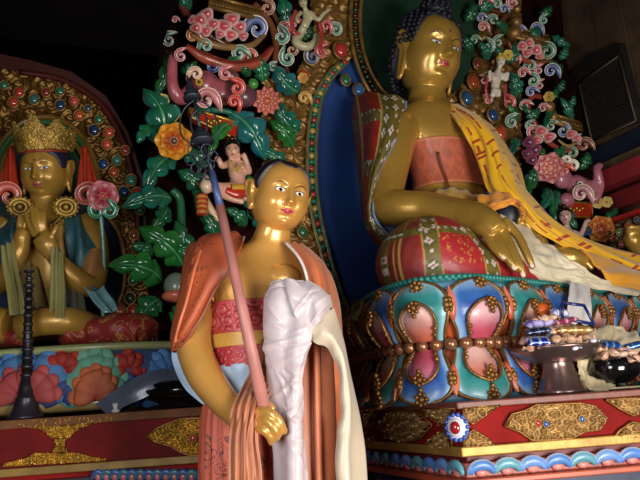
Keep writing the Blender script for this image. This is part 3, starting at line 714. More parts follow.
def almond(cx,cz,w,h,dn=.5,tilt=0,s=1):
    O=[]
    for k in range(12):
        t=2*PI*k/12; x=math.cos(t); z=math.sin(t); zz=z*h*(1 if z>0 else dn)*(1-abs(x)**2.2*.6 if abs(x)<.99 else .0)
        xx=x*w; O.append((cx+xx*math.cos(tilt)-zz*math.sin(tilt)*0,cz+zz+xx*math.sin(tilt)*s))
    return O
m_eye=mat('eye_enamel',rough=.15,coat=.6)
m_lip=mat('lip_paint',rough=.35,coat=.2,var=(30,.08))
def face_parts(bvh,c,ax,W,parent,o):
    """eyes, lids, brows, lips painted as thin inlays on the face"""
    X,F,Z=ax; A=(X*1.0,F,Z); S=lambda L_:[(x*W,z*W) for x,z in L_]
    ex,ez=o.get('ex',.38),o.get('ez',.05); ew,eh=o.get('ew',.17),o.get('eh',.062); ir=o.get('ir',.062)
    ic=lin(o.get('ic','#1a1412')); drop=o.get('drop',0)
    for s in(-1,1):
        def cf(x,z,f,s=s):
            d=math.hypot(x/W-s*ex-o.get('gaze',0),z/W-ez-drop)
            if f>.90 and z/W>ez: return (.012,.008,.006)
            if d<ir*.45: return (.004,.004,.004)
            if d<ir: return ic
            if f>.97: return lin('#7a3a30')
            return mix(lin('#f2eee8'),lin('#d0a8a0'),sm(.5,1,abs(x/W-s*ex)/ew)*.5)
        e=project('eye',bvh,c,A,S(almond(s*ex,ez,ew,eh,o.get('dn',.75),o.get('etilt',.10)*1,s)),W*.012,m_eye,parent,cf,n=6,rings=16,back=W*2.2)
        # lid line
        def strip(name,pts,wd,col,eps=.014):
            P0=[];g=G(); pp=resample([V3((x,z,0)) for x,z in pts],26); rows=[]
            for i,q in enumerate(pp):
                t=i/26; wv=wd*(math.sin(PI*(.08+.88*t))**.6)
                o_=c+X*(q.x*W)+Z*(q.y*W)+F*(W*2.2); h=bvh.ray_cast(o_,-F,W*4)
                P0.append(((h[0] if h[0] else o_-F*W*2.2)+F*(W*eps),wv*W))
            g.tube([a for a,_ in P0],[b for _,b in P0],8,col,flat=(F,.35)); return g.build(name,m_paint,parent)
        et=o.get('etilt',.10)
        strip('upper_eyelid_line',[(s*(ex-ew*1.05),ez-et*ew*.6),(s*(ex-ew*.5),ez+eh*.80),(s*ex,ez+eh*1.08),(s*(ex+ew*.55),ez+eh*.95+et*.05),(s*(ex+ew*1.15),ez+et*ew*1.2)],.016,lin(o.get('lidc','#2a1510')))
        bz=o.get('bz',.30)
        strip('eyebrow',[(s*(ex-ew*1.35),ez+bz*.50),(s*(ex-ew*.8),ez+bz*.82),(s*ex,ez+bz*1.05),(s*(ex+ew*.8),ez+bz*.98),(s*(ex+ew*1.5),ez+bz*.66)],o.get('bw',.022),lin(o.get('browc','#3a1c10')))
    lw=o.get('lw',.24); mz=o.get('mz',-.675)
    up=[(-lw,mz+.02),(-lw*.55,mz+.065),(-lw*.16,mz+.10),(0,mz+.075),(lw*.16,mz+.10),(lw*.55,mz+.065),(lw,mz+.02),(lw*.6,mz-.03),(lw*.3,mz-.09),(0,mz-.105),(-lw*.3,mz-.09),(-lw*.6,mz-.03)]
    lc=lin(o.get('lipc','#b03a40'))
    project('lips',bvh,c,A,S(up),W*.010,m_lip,parent,lambda x,z,f:mix(lc,(.08,.01,.01),.75*ga((z/W-mz-.012+.02*math.cos(x/W*14)),.016)),n=5,rings=12,back=W*2.2)
# ------------------------------------------------------------------ large golden Buddha
m_bgold=mat('buddha_gold',col='#b48c3c',rough=.33,metal=.42,var=(5,.16),coat=.25,bump=('noise',9,.12,.01))
m_bhair=mat('hair_blue_black',col='#10121f',rough=.6)
m_robe=mat('painted_robe',rough=.5,coat=.1,var=(26,.18),bump=('voronoi',110,.25,.002))
m_ysilk=mat('yellow_silk',rough=.55,sheen=.3,var=(8,.12),bump=('noise',60,.3))
m_khata=mat('white_silk',rough=.42,sheen=.3,var=(7,.08),bump=('noise',45,.35))
bu=thing('buddha_statue','large seated golden Buddha with blue-black curled hair, red patchwork robe and yellow shawl','statue',P(470,270,3.3))
BY=math.radians(36); Bx=V3((math.cos(BY),math.sin(BY),0)); Bf=V3((math.sin(BY),-math.cos(BY),0))
hb=P(431,52,3.35); hax=axes(math.radians(26),math.radians(13),math.radians(9)); HW=.144
ob_=dict(ex=.42,ew=.20,eh=.070,dn=.55,drop=-.01,ir=.055,ic='#2a4a8a',ez=.01,bz=.32,bw=.02,browc='#2a3048',lw=.235,etilt=.10,lidc='#27304a',lipc='#b8404a',jaw=3.2,chin=1.15,crown=.98,gaze=.02)
g=head_geo(hb,hax,HW,ob_)
for s in(-1,1): ear_geo(g,hb,hax,HW,s,L=1.25,z0=.18,out=1.0,flare=.16,lobe=.3)
k3=kpx(3.4)
secs=[(P(428,74,3.38),.085,.085),(P(427,92,3.38),.092,.088),(P(428,104,3.39),.115,.10),(P(432,114,3.40),.19,.13),(P(437,128,3.42),.245,.155),(P(442,146,3.42),.235,.165),(P(446,168,3.42),.205,.15),(P(449,190,3.42),.195,.15),(P(455,225,3.42),.24,.19),(P(460,262,3.42),.26,.2)]
g.rings(loft_pts([(a,b,c,Bx,Bf) for a,b,c in secs],40,6,2.2))
# pectorals
for px,py,r in ((424,141,17),(455,141,16)): p=P(px,py,3.33); g.ball(p,(r*k3*1.1,.08,r*k3*.8),(1,1,1),18,12,(Bx,Bf,ZU))
# right arm resting over the knee
g.tube([P(412,124,3.36),P(398,134,3.26),P(391,160,3.18),P(386,190,3.12),P(388,206,3.08),P(402,208,3.04),P(425,208,3.0),P(447,211,2.93),P(462,213,2.88),P(478,218,2.83),P(490,226,2.78),P(499,233,2.75)],
       [.085,.105,.095,.085,.085,.082,.075,.066,.060,.066,.06,.045],20,res=70)
hand=[(476,216,.05),(488,222,.06),(498,232,.055)]
def fing(g,pts,r):
    g.tube([P(*q) for q in pts],r,12,res=len(pts)*6); g.ball(P(*pts[-1]),r[-1]*1.02,(1,1,1),12,8)
FG=[([(479,224,2.80),(486,235,2.76),(492,245,2.735),(499,253,2.715),(503.5,258,2.71)],[.022,.0185,.018,.0165,.014]),
    ([(487,223,2.79),(496,237,2.75),(503,249,2.72),(510,261,2.705),(514,268,2.705)],[.023,.0195,.019,.0175,.015]),
    ([(495,221,2.79),(507,238,2.75),(513.5,252,2.72),(520,266,2.705),(523,275,2.705)],[.023,.0195,.019,.0175,.015]),
    ([(503,220,2.80),(517,235,2.77),(524,248,2.75),(529,259,2.74),(532,266,2.74)],[.022,.019,.018,.0165,.014])]
for p,r in FG: fing(g,p,r)
g.tube([P(474,218,2.84),P(488,224,2.79),P(500,229,2.77)],[.055,.058,.05],16,flat=(Bf,.62),res=14)
# left arm in the shawl, hand under the bowl
g.tube([P(456,124,3.40),P(472,136,3.40),P(488,162,3.40),P(506,190,3.38),P(522,212,3.34),P(530,226,3.28),P(527,230,3.18)],[.085,.088,.078,.07,.068,.06,.055],18,res=40)
for p,r in [([(532,236,3.18),(526,232,3.12),(521,224,3.08),(518,219,3.07)],[.04,.034,.03,.025]),([(538,240,3.18),(536,234,3.12),(530,228,3.08),(526,224,3.07)],[.04,.034,.03,.026]),([(520,240,3.18),(512,240,3.12),(505,236,3.08)],[.035,.03,.026]),
            ([(524,244,3.17),(516,245,3.11),(509,242,3.08)],[.035,.03,.025]),([(542,244,3.2),(541,240,3.14),(538,234,3.1)],[.032,.028,.024])]: fing(g,p,r)
# foot showing beside the scarf
g.tube([P(530,262,3.2),P(552,256,3.16),P(572,258,3.14),P(586,262,3.15)],[.05,.055,.05,.03],14,res=24)
for q in range(5): g.ball(P(582+q*2.2,258+q*2.3,3.13),.019-.001*q,(1,1,1),10,8)
body,bv,gg=remesh('body',g,.0055,m_bgold,bu,it=4,label='gold body with painted face')
face_parts(bv,hb,hax,HW,bu,ob_)
g=G(); u=bv.ray_cast(hb+hax[2]*(HW*.52)+hax[1]*.5,-hax[1],1)[0]; g.ball(u,(HW*.05,HW*.05,HW*.03),lin('#4a1c20'),10,8,(hax[0],hax[2],hax[1])); g.build('forehead_mark',m_gem,bu)
g=G()
for p,r in FG:
    q=P(*p[-1]); a=(P(*p[-1])-P(*p[-2])).normalized(); n=(CAM-q).normalized()+ZU*.2; n=(n-a*n.dot(a)).normalized()
    e=G(); e.ball(q+n*(r[-1]*.86)-a*.002,(r[-1]*.62,r[-1]*.85,r[-1]*.25),lin('#e8c4b0'),12,8,(a.cross(n),a,n)); e.build('fingernail',m_lip,bu)
q=bv.ray_cast(P(437,139,3.0),ray(437,139).normalized(),2)[0]
if q: e=G(); e.ball(q,.008,lin('#a85a30'),8,6); e.build('chest_mark',m_gem,bu)
# hair with snail curls
def hl(t): # hairline elevation by |azimuth|
    return math.radians(lerp(52,44,sm(0,.35,t)) if t<.35 else lerp(44,-2,sm(.5,1.25,t)) if t<1.3 else lerp(-2,-50,sm(1.45,2.2,t)))
def hl2(t): return math.radians(49+13*ga(t-.60,.30)-46*sm(.85,1.3,t)-52*sm(1.7,2.2,t))
hr=hair_shell(hb,hax,HW,ob_,hl2,k=lambda t:1.07+.19*sm(1.3,2.0,t),col=(.012,.013,.025),m=m_bhair,parent=bu)
g=G(); X,F,Z=hax
cnt=0
for i in range(17):
    ph=math.radians(-46+i*8.2)
    nn=max(1,int(34*math.cos(ph)))
    for j in range(nn):
        th=2*PI*(j+.5*(i%2))/nn; t=th if th<PI else th-2*PI
        if ph<hl2(abs(t))+.0: continue
        p=head_pt(th,ph,ob_,1.08+.19*sm(1.3,2.0,abs(t))); g.ball(hb+X*(p.x*HW)+F*(p.y*HW)+Z*(p.z*HW),HW*.10,(1,1,1),8,6)
us=hb+Z*HW*1.62-F*HW*.15
g.ball(us,(HW*.52,HW*.52,HW*.42),(1,1,1),20,12,hax)
for i in range(6):
    ph=i*.28; n_=max(1,int(14*math.cos(ph)))
    for j in range(n_):
        th=2*PI*(j+.5*(i%2))/n_; g.ball(us+X*(HW*.54*math.cos(ph)*math.cos(th))+F*(HW*.54*math.cos(ph)*math.sin(th))+Z*(HW*.44*math.sin(ph)),HW*.09,(1,1,1),8,6)
g.build('hair_curls',m_bhair,hr)
g=G(); g.lathe(us+Z*HW*.4,[(HW*.2,0),(HW*.22,HW*.08),(HW*.1,HW*.22),(HW*.01,HW*.3)],16,ax=(X,F,Z)); g.build('crown_jewel',m_goldp,hr)
# chest band under the robe
def shell(secs,A,B,off,name,m,parent,colfn,th=.008,n=60,res=8,pw=2.2,trim=None):
    rows=loft_pts([(a,b+off,c+off,A,B) for a,b,c in secs],n,res,pw); g=G(); R=len(rows)
    g.grid(rows,(lambda i,j:colfn(j/n,i/(R-1))) if callable(colfn) else colfn,closeu=True); return g.build(name,m,parent,solid=th)
bs=[(P(443,150,3.42),.232,.168),(P(446,165,3.42),.208,.154),(P(449,180,3.42),.197,.148),(P(450,192,3.42),.197,.152)]
RD2=lin('#b0503a'); RD3=lin('#b4683e')
def cb(u,v):
    c=lin('#ae5a40'); d=abs(((u*16+v*1.6)%1)-.5); e=abs(((u*16-v*1.6)%1)-.5)
    if min(d,e)<.08: c=lin('#c46038')
    if v<.07 or v>.93: c=lin('#c07048')
    return c
shell(bs,Bx,Bf,.012,'chest_band',m_robe,bu,cb,n=160,res=14)
g=G(); g.tube([bv.ray_cast(P(x,y,2.5),ray(x,y).normalized(),3)[0]-ray(x,y).normalized()*.03 for x,y in ((438,152),(441,165),(446,178),(449,190))],.006,8,lin('#7a3424'),res=12); g.build('band_seam',m_robe,bu)
g=G(); g.grid(sheet([[P(422,196,3.2),P(450,187,3.2),P(478,195,3.2),P(492,200,3.28)],[P(424,200,3.15),P(450,198,3.13),P(475,202,3.15),P(488,206,3.25)],[P(430,205,3.17),P(450,206,3.12),P(470,209,3.15),P(482,212,3.22)]],30,10,lambda u,v:.006*math.sin(u*40+v*5)),lin('#c99a2c')); g.build('waist_sash',m_ysilk,bu,solid=.01)
# patchwork robe over the right shoulder
OL=lin('#6e6128'); RE=lin('#9e2b20'); WH=lin('#d9cfc0')
def motif(u,v,nx,ny,c,seed=0):
    x=u*nx; y=v*ny; i,j=math.floor(x),math.floor(y); a,b=hash2(i,j,seed); dx,dy=x-i-.5-(a-.5)*.3,y-j-.5-(b-.5)*.3
    if (i+2*j)%3==0: return c if (dx*dx+dy*dy)>.02 else WH
    r=math.hypot(dx,dy)*1.15; th=math.atan2(dy,dx)
    if r<.12: return lin('#a03a40')
    if r<.30+.10*math.cos(4*th): return WH
    if .42<r<.47+.03*math.sin(th*6+a*9): return lin('#2c3a34')
    return c
def patch(u,v):
    if u>.965: return lin('#6f8cae')
    if u<.15: return mix(lin('#7d3526'),OL,.3) if abs(v-.22)>.03 and abs(v-.5)>.03 else OL
    if u<.19: return lin('#b89a50')
    if u>.56-.10*v: 
        if u<.59-.10*v: return lin('#b89a50')
        return motif(u,v,7,13,OL)
    for c in(.18,.43,.70):
        if abs(v-c)<.035: return motif(u,v,12,16,OL,3)
    return mix(RE,lin('#8a2018'),.5*math.sin(v*30)**2)
rr=[[(353,99,3.55),(362,93,3.45),(385,93,3.28),(408,100,3.30)],[(352,118,3.52),(368,114,3.22),(388,112,3.13),(406,118,3.20)],[(356,150,3.5),(368,148,3.14),(382,146,3.03),(397,141,3.10)],
    [(360,186,3.5),(364,185,3.2),(372,180,3.02),(381,172,3.06)],[(365,220,3.5),(366,222,3.25),(369,214,3.05),(372,202,3.04)],[(376,240,3.42),(375,240,3.25),(375,232,3.06),(376,222,3.04)],[(388,254,3.35),(388,252,3.2),(391,248,3.1),(396,242,3.08)]]
rows=sheet([[P(*q) for q in r] for r in rr],110,200,lambda u,v:.007*math.sin(u*17+v*3)); g=G(); g.grid(rows,lambda i,j:patch(j/110,i/200)); g.build('patchwork_robe',m_robe,bu,solid=.012)
rr=[[(380,172,3.10),(390,168,3.2),(398,165,3.3)],[(372,200,3.10),(385,196,3.2),(400,192,3.3)],[(374,222,3.10),(385,222,3.16),(405,222,3.25)],[(384,236,3.10),(398,234,3.14),(416,230,3.2)],[(396,246,3.06),(406,243,3.1),(420,238,3.14)]]
g=G(); g.grid(sheet([[P(*q) for q in r] for r in rr],20,30,lambda u,v:.006*math.sin(u*14)),lin('#5c7496')); g.build('robe_lining',m_robe,bu,solid=.01)
# legs under the patchwork skirt
KC=P(431,264,2.90)
g=G(); g.tube([P(462,250,3.40),P(448,258,3.15),KC,P(436,266,2.84),P(470,278,2.86),P(510,282,2.98),P(560,282,3.2)],[.2,.19,.205,.19,.15,.13,.11],28,res=70)
g.ball(KC,(.235,.22,.20),(1,1,1),28,20)
g.tube([P(462,250,3.42),P(520,262,3.52),P(590,282,3.55),P(640,294,3.58),P(600,292,3.45),P(560,284,3.25)],[.2,.13,.10,.10,.10,.11],24,res=60)
bz=1.897
def sk(p):
    q=p-KC
    az=math.degrees(math.atan2(q.dot(Bx),q.dot(Bf))); el=math.degrees(math.atan2(q.z,math.hypot(q.x,q.y)))
    w=q.dot(Bx)
    def ban(x): return motif(p.x*1.0+p.y*.6,p.z,20,20,OL)
    if w<.30:
        for a0,hw in ((-43,8.5),(15,7),(70,8),(-100,6)):
            if abs(az-a0)<hw/max(.35,math.cos(math.radians(el))): return ban(0) if abs(az-a0)<hw*.85/max(.35,math.cos(math.radians(el))) else lin('#b89a50')
        if abs(el-27)<6: return ban(0)
        if abs(az+76)<1.6 or abs(az+84)<1.2: return lin('#c0a050')
        if -31<az<5 and -10<el<19 and spiral_h(p.x*1.2+p.y,p.z*1.4,.05,3)>.72: return lin('#c88a3c')
        return lin('#a8262a') if az>-54 else lin('#8a3028')
    if (w*5)%1<.28: return ban(0)
    return lin('#a8262a')
g2=G(); 
o,_,gg=remesh('patchwork_skirt',g,.0068,m_robe,bu,it=3)
for v in o.data.vertices:
    z=v.co.z+ORG[bu.name].z
    if z<bz: v.co.z=bz-ORG[bu.name].z
recolor(o,gg,sk)
# yellow shawl
rr=[[(440,104,3.40),(452,104,3.31),(468,112,3.46)],[(459,124,3.20),(474,117,3.20),(490,127,3.50)],[(472,148,3.17),(490,136,3.14),(506,147,3.50)],[(481,172,3.14),(500,157,3.10),(519,168,3.48)],
    [(490,194,3.12),(510,180,3.06),(528,192,3.4)],[(514,206,3.06),(528,201,3.04),(543,209,3.4)],[(539,233,3.04),(552,224,3.08),(564,229,3.4)],[(577,252,3.16),(588,245,3.22),(599,246,3.5)],[(612,269,3.34),(620,260,3.38),(640,256,3.6)],[(645,284,3.45),(652,272,3.5),(668,262,3.7)]]
YL=lin('#f0b60a')
def ysf(i,j):
    u,v=j/120,i/420; c=mix(YL,lin('#c08a10'),.3*math.sin(u*21)**2)
    x=u*3.8; y=v*22; a,b=hash2(math.floor(x),math.floor(y),5); fx,fy=x%1,y%1
    m_=lin('#a8380e')
    if .06<u<.96:
        if a<.45 and abs(fx-.5)<.08 and .05<fy<.95: return m_
        if .35<a<.8 and abs(fy-b)<.13 and .2<fx<.85: return m_
    return c
g=G(); g.grid(sheet([[P(*q) for q in r] for r in rr],120,420,lambda u,v:.010*math.sin(u*13+math.sin(v*9)*1.5)+.004*math.sin(u*31+v*20)),ysf); g.build('yellow_shawl',m_ysilk,bu,solid=.012)
rr=[[(580,250,3.15),(596,262,3.1),(600,270,3.1)],[(600,258,3.2),(608,272,3.13),(612,282,3.12)],[(620,262,3.3),(628,276,3.2),(632,287,3.2)],[(645,272,3.4),(648,284,3.3),(650,294,3.3)]]
g=G(); g.grid(sheet([[P(*q) for q in r] for r in rr],20,40,lambda u,v:.008*math.sin(u*9+v*6)),lin('#e09a10')); g.build('orange_shawl_end',m_ysilk,bu,solid=.01)
rr=[[(476,196,3.05),(480,206,3.0),(486,212,3.0)],[(490,193,3.04),(494,203,2.98),(497,210,3.0)],[(502,192,3.05),(508,199,3.0),(509,205,3.02)],[(514,194,3.06),(519,201,3.0),(521,210,3.0)],[(517,204,3.04),(522,214,2.99),(521,224,3.0)]]
g=G(); g.grid(sheet([[P(*q) for q in r] for r in rr],20,60,lambda u,v:.006*math.sin(v*22+u*5)+.004*math.sin(u*14)),lin('#d88a1c')); g.build('orange_ruffle',m_ysilk,bu,solid=.008)
# begging bowl
p=P(507,216,3.10); g=G(); g.lathe(p-ZU*.07,[(.02,0),(.05,.012),(.068,.05),(.07,.085),(.060,.115),(.055,.115),(.06,.08),(.04,.02)],32); 
tag(top(g.build('alms_bowl',mat('bowl_dark',col='#1d2530',rough=.45))),'dark blue-grey alms bowl held in the lap of the large golden Buddha','bowl')
# ------------------------------------------------------------------ lotus pedestal
m_ped=mat('pedestal_paint',rough=.38,coat=.22,var=(22,.16),bump=('noise',60,.2))
m_pgold=mat('pedestal_gilt',col='#8f6430',rough=.42,metal=.6,var=(40,.4),bump=('noise',120,.5))
m_bead=mat('bead_copper',col='#a06a48',rough=.3,metal=.55,coat=.3,var=(10,.2))
pe=thing('lotus_pedestal','blue and teal lotus pedestal with copper beads and carved plinth under the large Buddha','pedestal',V3((.9,3.2,0)))
PL=[(.14,3.40),(.147,3.18),(.195,2.90),(.245,2.70),(.305,2.575),(.385,2.515),(.484,2.505),(.58,2.56),(.777,2.735),(1.05,3.0),(1.25,3.20),(1.62,3.58),(1.80,3.85),(1.72,4.10),(1.45,4.12),(1.0,3.90),(.60,3.70),(.28,3.55)]
pl=[cat([V3((*p,0)) for p in PL+PL[:1]],k/900*len(PL)) for k in range(900)]
L_=[0]
for i in range(900): L_.append(L_[-1]+(pl[(i+1)%900]-pl[i]).length)
PT=L_[-1]
def ped(s,off=0.,z=0.):
    s%=PT; lo,hi=0,900
    while hi-lo>1:
        m=(lo+hi)//2
        if L_[m]<=s: lo=m
        else: hi=m
    a,b=pl[lo%900],pl[(lo+1)%900]; t=(s-L_[lo])/max(1e-9,L_[lo+1]-L_[lo]); p=a.lerp(b,t)
    d=pl[(lo+6)%900]-pl[lo-6]; n=V3((-d.y,d.x,0)).normalized()
    if n.dot(p-V3((.9,3.35,0)))<0: n=-n
    q=p+n*off; q.z=z; return q
def sof(px,py,z):
    w=Zp(px,py,z); return min(range(900),key=lambda i:(pl[i]-V3((w.x,w.y,0))).length)
z_r,z_b,z_0=1.893,1.654,1.452
s0=L_[sof(457,276.6,z_r)]
sgn=1 if ped(s0+.2).x>ped(s0).x else -1
def prof_u(t): return (.005+.055*math.sin(PI*min(1,t*.9+.05))+.012*t, lerp(z_b+.012,z_r-.012,t))
def prof_l(t): return (.0+.075*math.sin(PI*.5*t)**.9, lerp(z_b-.012,z_0+.0,t))
def strip_(name,prof,cf,inset):
    g=G(); n=420
    g.grid([[ped(PT*j/n,prof(i/10)[0]-inset,prof(i/10)[1]) for j in range(n)] for i in range(11)],cf,closeu=True); return g.build(name,m_ped,pe,solid=.01)
strip_('upper_drum',prof_u,lambda i,j: mix(lin('#b8502c'),lin('#7fb6d8'),sm(6.5,9,i)),.012)
strip_('lower_drum',prof_l,lambda i,j: mix(lin('#b85a40'),lin('#2c6c80'),sm(6.5,9.5,i)),.012)
g=G(); g.rings([[ped(PT*j/300,-.03,z) for j in range(300)] for z in (z_0,z_b)]); g.rings([[ped(PT*j/300,-.01,z) for j in range(300)] for z in (z_b,z_r-.01)]); g.rings([[ped(PT*j/300,.008,z) for j in range(300)] for z in (z_r-.012,z_r+.002)],lin('#6fa0b8')); g.build('drum_core',m_ped,pe)
g=G(); n=int(PT/.021)
for k in range(n):
    if ped(PT*k/n).y<3.7: g.ball(ped(PT*k/n,.014,z_r),(.0125,.0125,.012),lin('#2a7f74'),8,6)
g.tube([ped(PT*k/200,.006,z_r-.006) for k in range(201)],.011,8,lin('#2a7f74')); g.build('rim_rope',m_ped,pe)
nb=int(PT/.0455)
for k in range(nb):
    p=ped(PT*k/nb,.026,z_b)
    if p.y<3.55+.3*p.x-.35 and p.x<1.75: g=G(); g.ball(p,.0235,(1,1,1),14,10); g.build('bead',m_bead,pe)
ZC_=[('#3565aa','#9cc2e0'),('#338a86','#9ccada')]
def petal(sc,up,ci,wid):
    prof=prof_u if up else prof_l
    def wf(t):
        w=.37+.11*sm(0,.55,t); 
        return w*(1-max(0,(t-.58)/.42)**2.4)**.5
    def wi(t):
        return .21*(1+.3*math.sin(PI*t/.62))*(1-max(0,(t-.3)/.34)**2.2)**.5 if t<.635 else -1
    c0,c1=ZC_[ci]; c0,c1=lin(c0),lin(c1); NT,NS=40,34; rows=[];cs=[]
    for i in range(NT+1):
        t=i/NT*.999; w=wf(t); r=[]
        o,z=prof(t)
        for j in range(NS+1):
            s=-1+2*j/NS; x=s*w; wn=wi(t); bul=.022*(1-s*s)**.5*(1-.4*t)
            inn=(wn>0 and abs(x)<wn)
            if inn: bul+=.010*(1-(x/wn)**2)-.006
            r.append(ped(s0+sgn*(sc+x*wid),o+bul,z))
            if inn:
                q=sm(0,.6,t); c=mix(lin('#d8a8ac') if up else lin('#bc6a80'),lin('#b4485c'),.5+.5*math.cos(q*3.4)*(1 if ci==0 else -.6))
                if ci==1: c=mix(lin('#dcb4a8'),lin('#b85a44'),1-q if up else q)
            else:
                e=(w-abs(x)); e2=max(0,(1-t)*.45); d=min(e,e2+.02)/.2
                c=mix(c1,c0,sm(.05,.75,d)); 
                if d>.75: c=mix(c,lin('#173a86') if ci==0 else lin('#176a68'),sm(.75,1.3,d))
            cs.append(c)
        rows.append(r)
    g=G(); g.grid(rows,lambda i,j:cs[i*(NS+1)+j]); o_=g.build('petal',m_ped,pe,solid=.006)
    def pt(x,t,e=.03): o,z=prof(min(t,1)); return ped(s0+sgn*(sc+x*wid),o+e,z)
    g=G()
    ts=[k/16*.999 for k in range(17)]
    ol=[pt(-wf(t)*1.0,t,.008) for t in ts]+[pt(0,1,.010)]+[pt(wf(t),t,.008) for t in ts[::-1]]
    g.tube(ol,.0062,7); 
    ti=[k/12*.634 for k in range(13)]
    g.tube([pt(-wi(t),t,.026) for t in ti]+[pt(0,.64,.030)]+[pt(wi(t),t,.026) for t in ti[::-1]],.0055,7)
    for sx in(-1,1):
        for t,r in ((.64,.010),(.56,.013),(.48,.009)): g.ball(pt(sx*(wf(t)-.03),t,.012),(r,r,r*1.1),(1,1,1),8,6)
        for t,r in ((.10,.007),(.20,.009)): g.ball(pt(sx*(wi(t)-.015),t,.028),r,(1,1,1),8,6)
    g.build('petal_outline',m_pgold,o_)
    for tc,R,e in ((.90,.024,.018),(.55,.022,.036)):
        g=G(); c=pt(0,tc,e); g.ball(c,R*.5,(1,1,1),10,8)
        for k in range(7):
            a=2*PI*k/7; o2=pt(0,tc,e+.01)-c; q=c+sgn*(ped(s0+sgn*(sc+.01))-ped(s0+sgn*sc)).normalized()*sgn*math.cos(a)*R*.8+ZU*math.sin(a)*R*.8
            g.ball(q,R*.36,(1,1,1),8,6)
        g.ball(c-ZU*R*1.5*(1 if up else -1)*.9,R*.4,(1,1,1),8,6)
        g.build('rosette',m_pgold,o_)
cp=[(L_[sof(x,y,1.86)]-s0)*sgn for x,y in ((417,293),(480,289))]
d0=cp[1]-cp[0]; wid=.265
def s_at(px,off,z):
    b=(1e9,0)
    for q in range(-300,700):
        sc=q*.004; w=ped(s0+sgn*sc,off,z); d=w-CAM; x=320+FPX*d.dot(CR)/d.dot(FW)
        n=ped(s0+sgn*sc,off+.1,z)-w
        if n.dot(d)<.02 and abs(x-px)<b[0]: b=(abs(x-px),sc)
    return b[1]
def fill(c): return [c[0]-.16*q for q in (3,2,1)]+c+[c[-1]+.27*q for q in range(1,4)]
SCS=fill([s_at(x,.055,1.855) for x in (358,379,417,480,523,557,590,617)]); SCL=fill([s_at(x,.07,1.51) for x in (360,383,423,489,531,565,597,622)])
WL=[(SCL[min(i+1,len(SCL)-1)]-SCL[max(i-1,0)])/(2 if 0<i<len(SCL)-1 else 1) for i in range(len(SCL))]
WD=[(SCS[min(i+1,len(SCS)-1)]-SCS[max(i-1,0)])/(2 if 0<i<len(SCS)-1 else 1) for i in range(len(SCS))]
for k,sc in enumerate(SCS):
    wid=WD[k]
    q=ped(s0+sgn*sc)
    if q.y>3.9 or q.x>1.8: continue
    petal(sc,True,k%2,wid*.98); petal(SCL[k],False,(k+1)%2,WL[k]*.98)
# orange darts between petals
for k in range(len(SCS)-1):
    for up in (1,0):
        wid=WD[k]; sc=((SCS[k]+SCS[k+1])/2 if up else (SCL[k]+SCL[k+1])/2); prof=prof_u if up else prof_l; g=G(); rows=[]
        if ped(s0+sgn*sc).y>3.8: continue
        for i in range(9):
            t=.3+.58*i/8; w=.10*math.sin(PI*min(1,(i+.6)/8.8))**.8
            rows.append([ped(s0+sgn*(sc+w*wid*(-1+j/3)),prof(t)[0]+.012*(1-((j-3)/3)**2)+.004,prof(t)[1]) for j in range(7)])
        g.grid(rows,lambda i,j:mix(lin('#c2502c'),lin('#d8826a'),i/8)); g.build('petal_tip',m_ped,pe,solid=.006)
# carved plinth
A_=P(459,402,2.27); A_=V3((A_.x,A_.y,0)); dl=V3((-.37,.93,0)).normalized(); dr=V3((1,.12,0)).normalized(); nl=V3((-dl.y,dl.x,0))
if nl.dot(CAM-A_)<0: nl=-nl
nr=V3((dr.y,-dr.x,0))
def plan(off): # outline grown by off
    # corner offset: intersection of shifted lines
    a=A_+nl*off; b=A_+nr*off
    den=dl.x*dr.y-dl.y*dr.x; t=((b.x-a.x)*dr.y-(b.y-a.y)*dr.x)/den; c=a+dl*t
    return [c,c+dr*1.5,V3((A_.x+1.5,4.16,0)),V3((1.0,3.95,0)),V3((-.02,3.47,0)),c+dl*1.28]
def slab(name,za,zb,off,m,bevel=.004,col=(1,1,1)):
    g=G(); q=plan(off); g.prism([V3((p.x,p.y,za)) for p in q],ZU*(zb-za),col); return g.build(name,m,pe,smooth=False,bevel=bevel)
zz=lambda y:P(460,y,2.27).z
z1,z2,z3,z4,z5,z6=zz(402),zz(409),zz(447),zz(457),zz(464),zz(479)
slab('plinth_cornice',z2,z1,.015,mat('cornice',col='#7c4638',rough=.45,var=(12,.25),bump=('noise',50,.3)))
slab('plinth_frieze',z3,z2,0,m_redd); m_gstrip=mat('gold_strip',col='#b58c42',rough=.45,metal=.35,var=(18,.3),bump=('noise',60,.4))
slab('gold_moulding',z4,z3,.018,m_gstrip); slab('plinth_neck',z5,z4,-.01,mat('neck_red',col='#6c1d1c',rough=.5,var=(9,.2)))
slab('petal_band',z6,z5,.0,mat('pink_band',col='#c46a5c',rough=.4,var=(9,.2))); slab('orange_moulding',z6-.018,z6,.04,mat('orange_strip',col='#b8502c',rough=.4,var=(9,.2)))
slab('plinth_base',0,z6-.018,-.02,mat('base_navy',col='#232c4c',rough=.5,var=(16,.5),pat=('vor',22,.18,'#a04a48')),bevel=0)
def FL(px,py,o=0.): return plane_hit(px,py,A_+nl*o,nl)
def FRt(px,py,o=0.): return plane_hit(px,py,A_+nr*o,nr)
def quadm(*polys): return lambda x,y: any(inside(x,y,p) for p in polys)
def edge(poly,tf,parent):
    g=G(); q=[tf(x,y,.012) for x,y in poly]; g.tube(q+[q[0]],.0042,6); return g.build('carving_edge',m_pgold,parent)
m_pg=mat('plinth_gilt',col='#b08c54',rough=.42,metal=.4,var=(30,.35),bump=('noise',110,.4))
lz=[[(380,424),(390,412),(404,410),(420,413),(432,425),(421,438),(404,442),(389,439)],[(421,408),(455,409),(452,420),(444,426),(434,419)],[(426,446),(452,448),(452,436),(444,430),(432,439)],[(362,410),(378,409),(372,424),(360,430)],[(362,445),(378,445),(372,436)]]
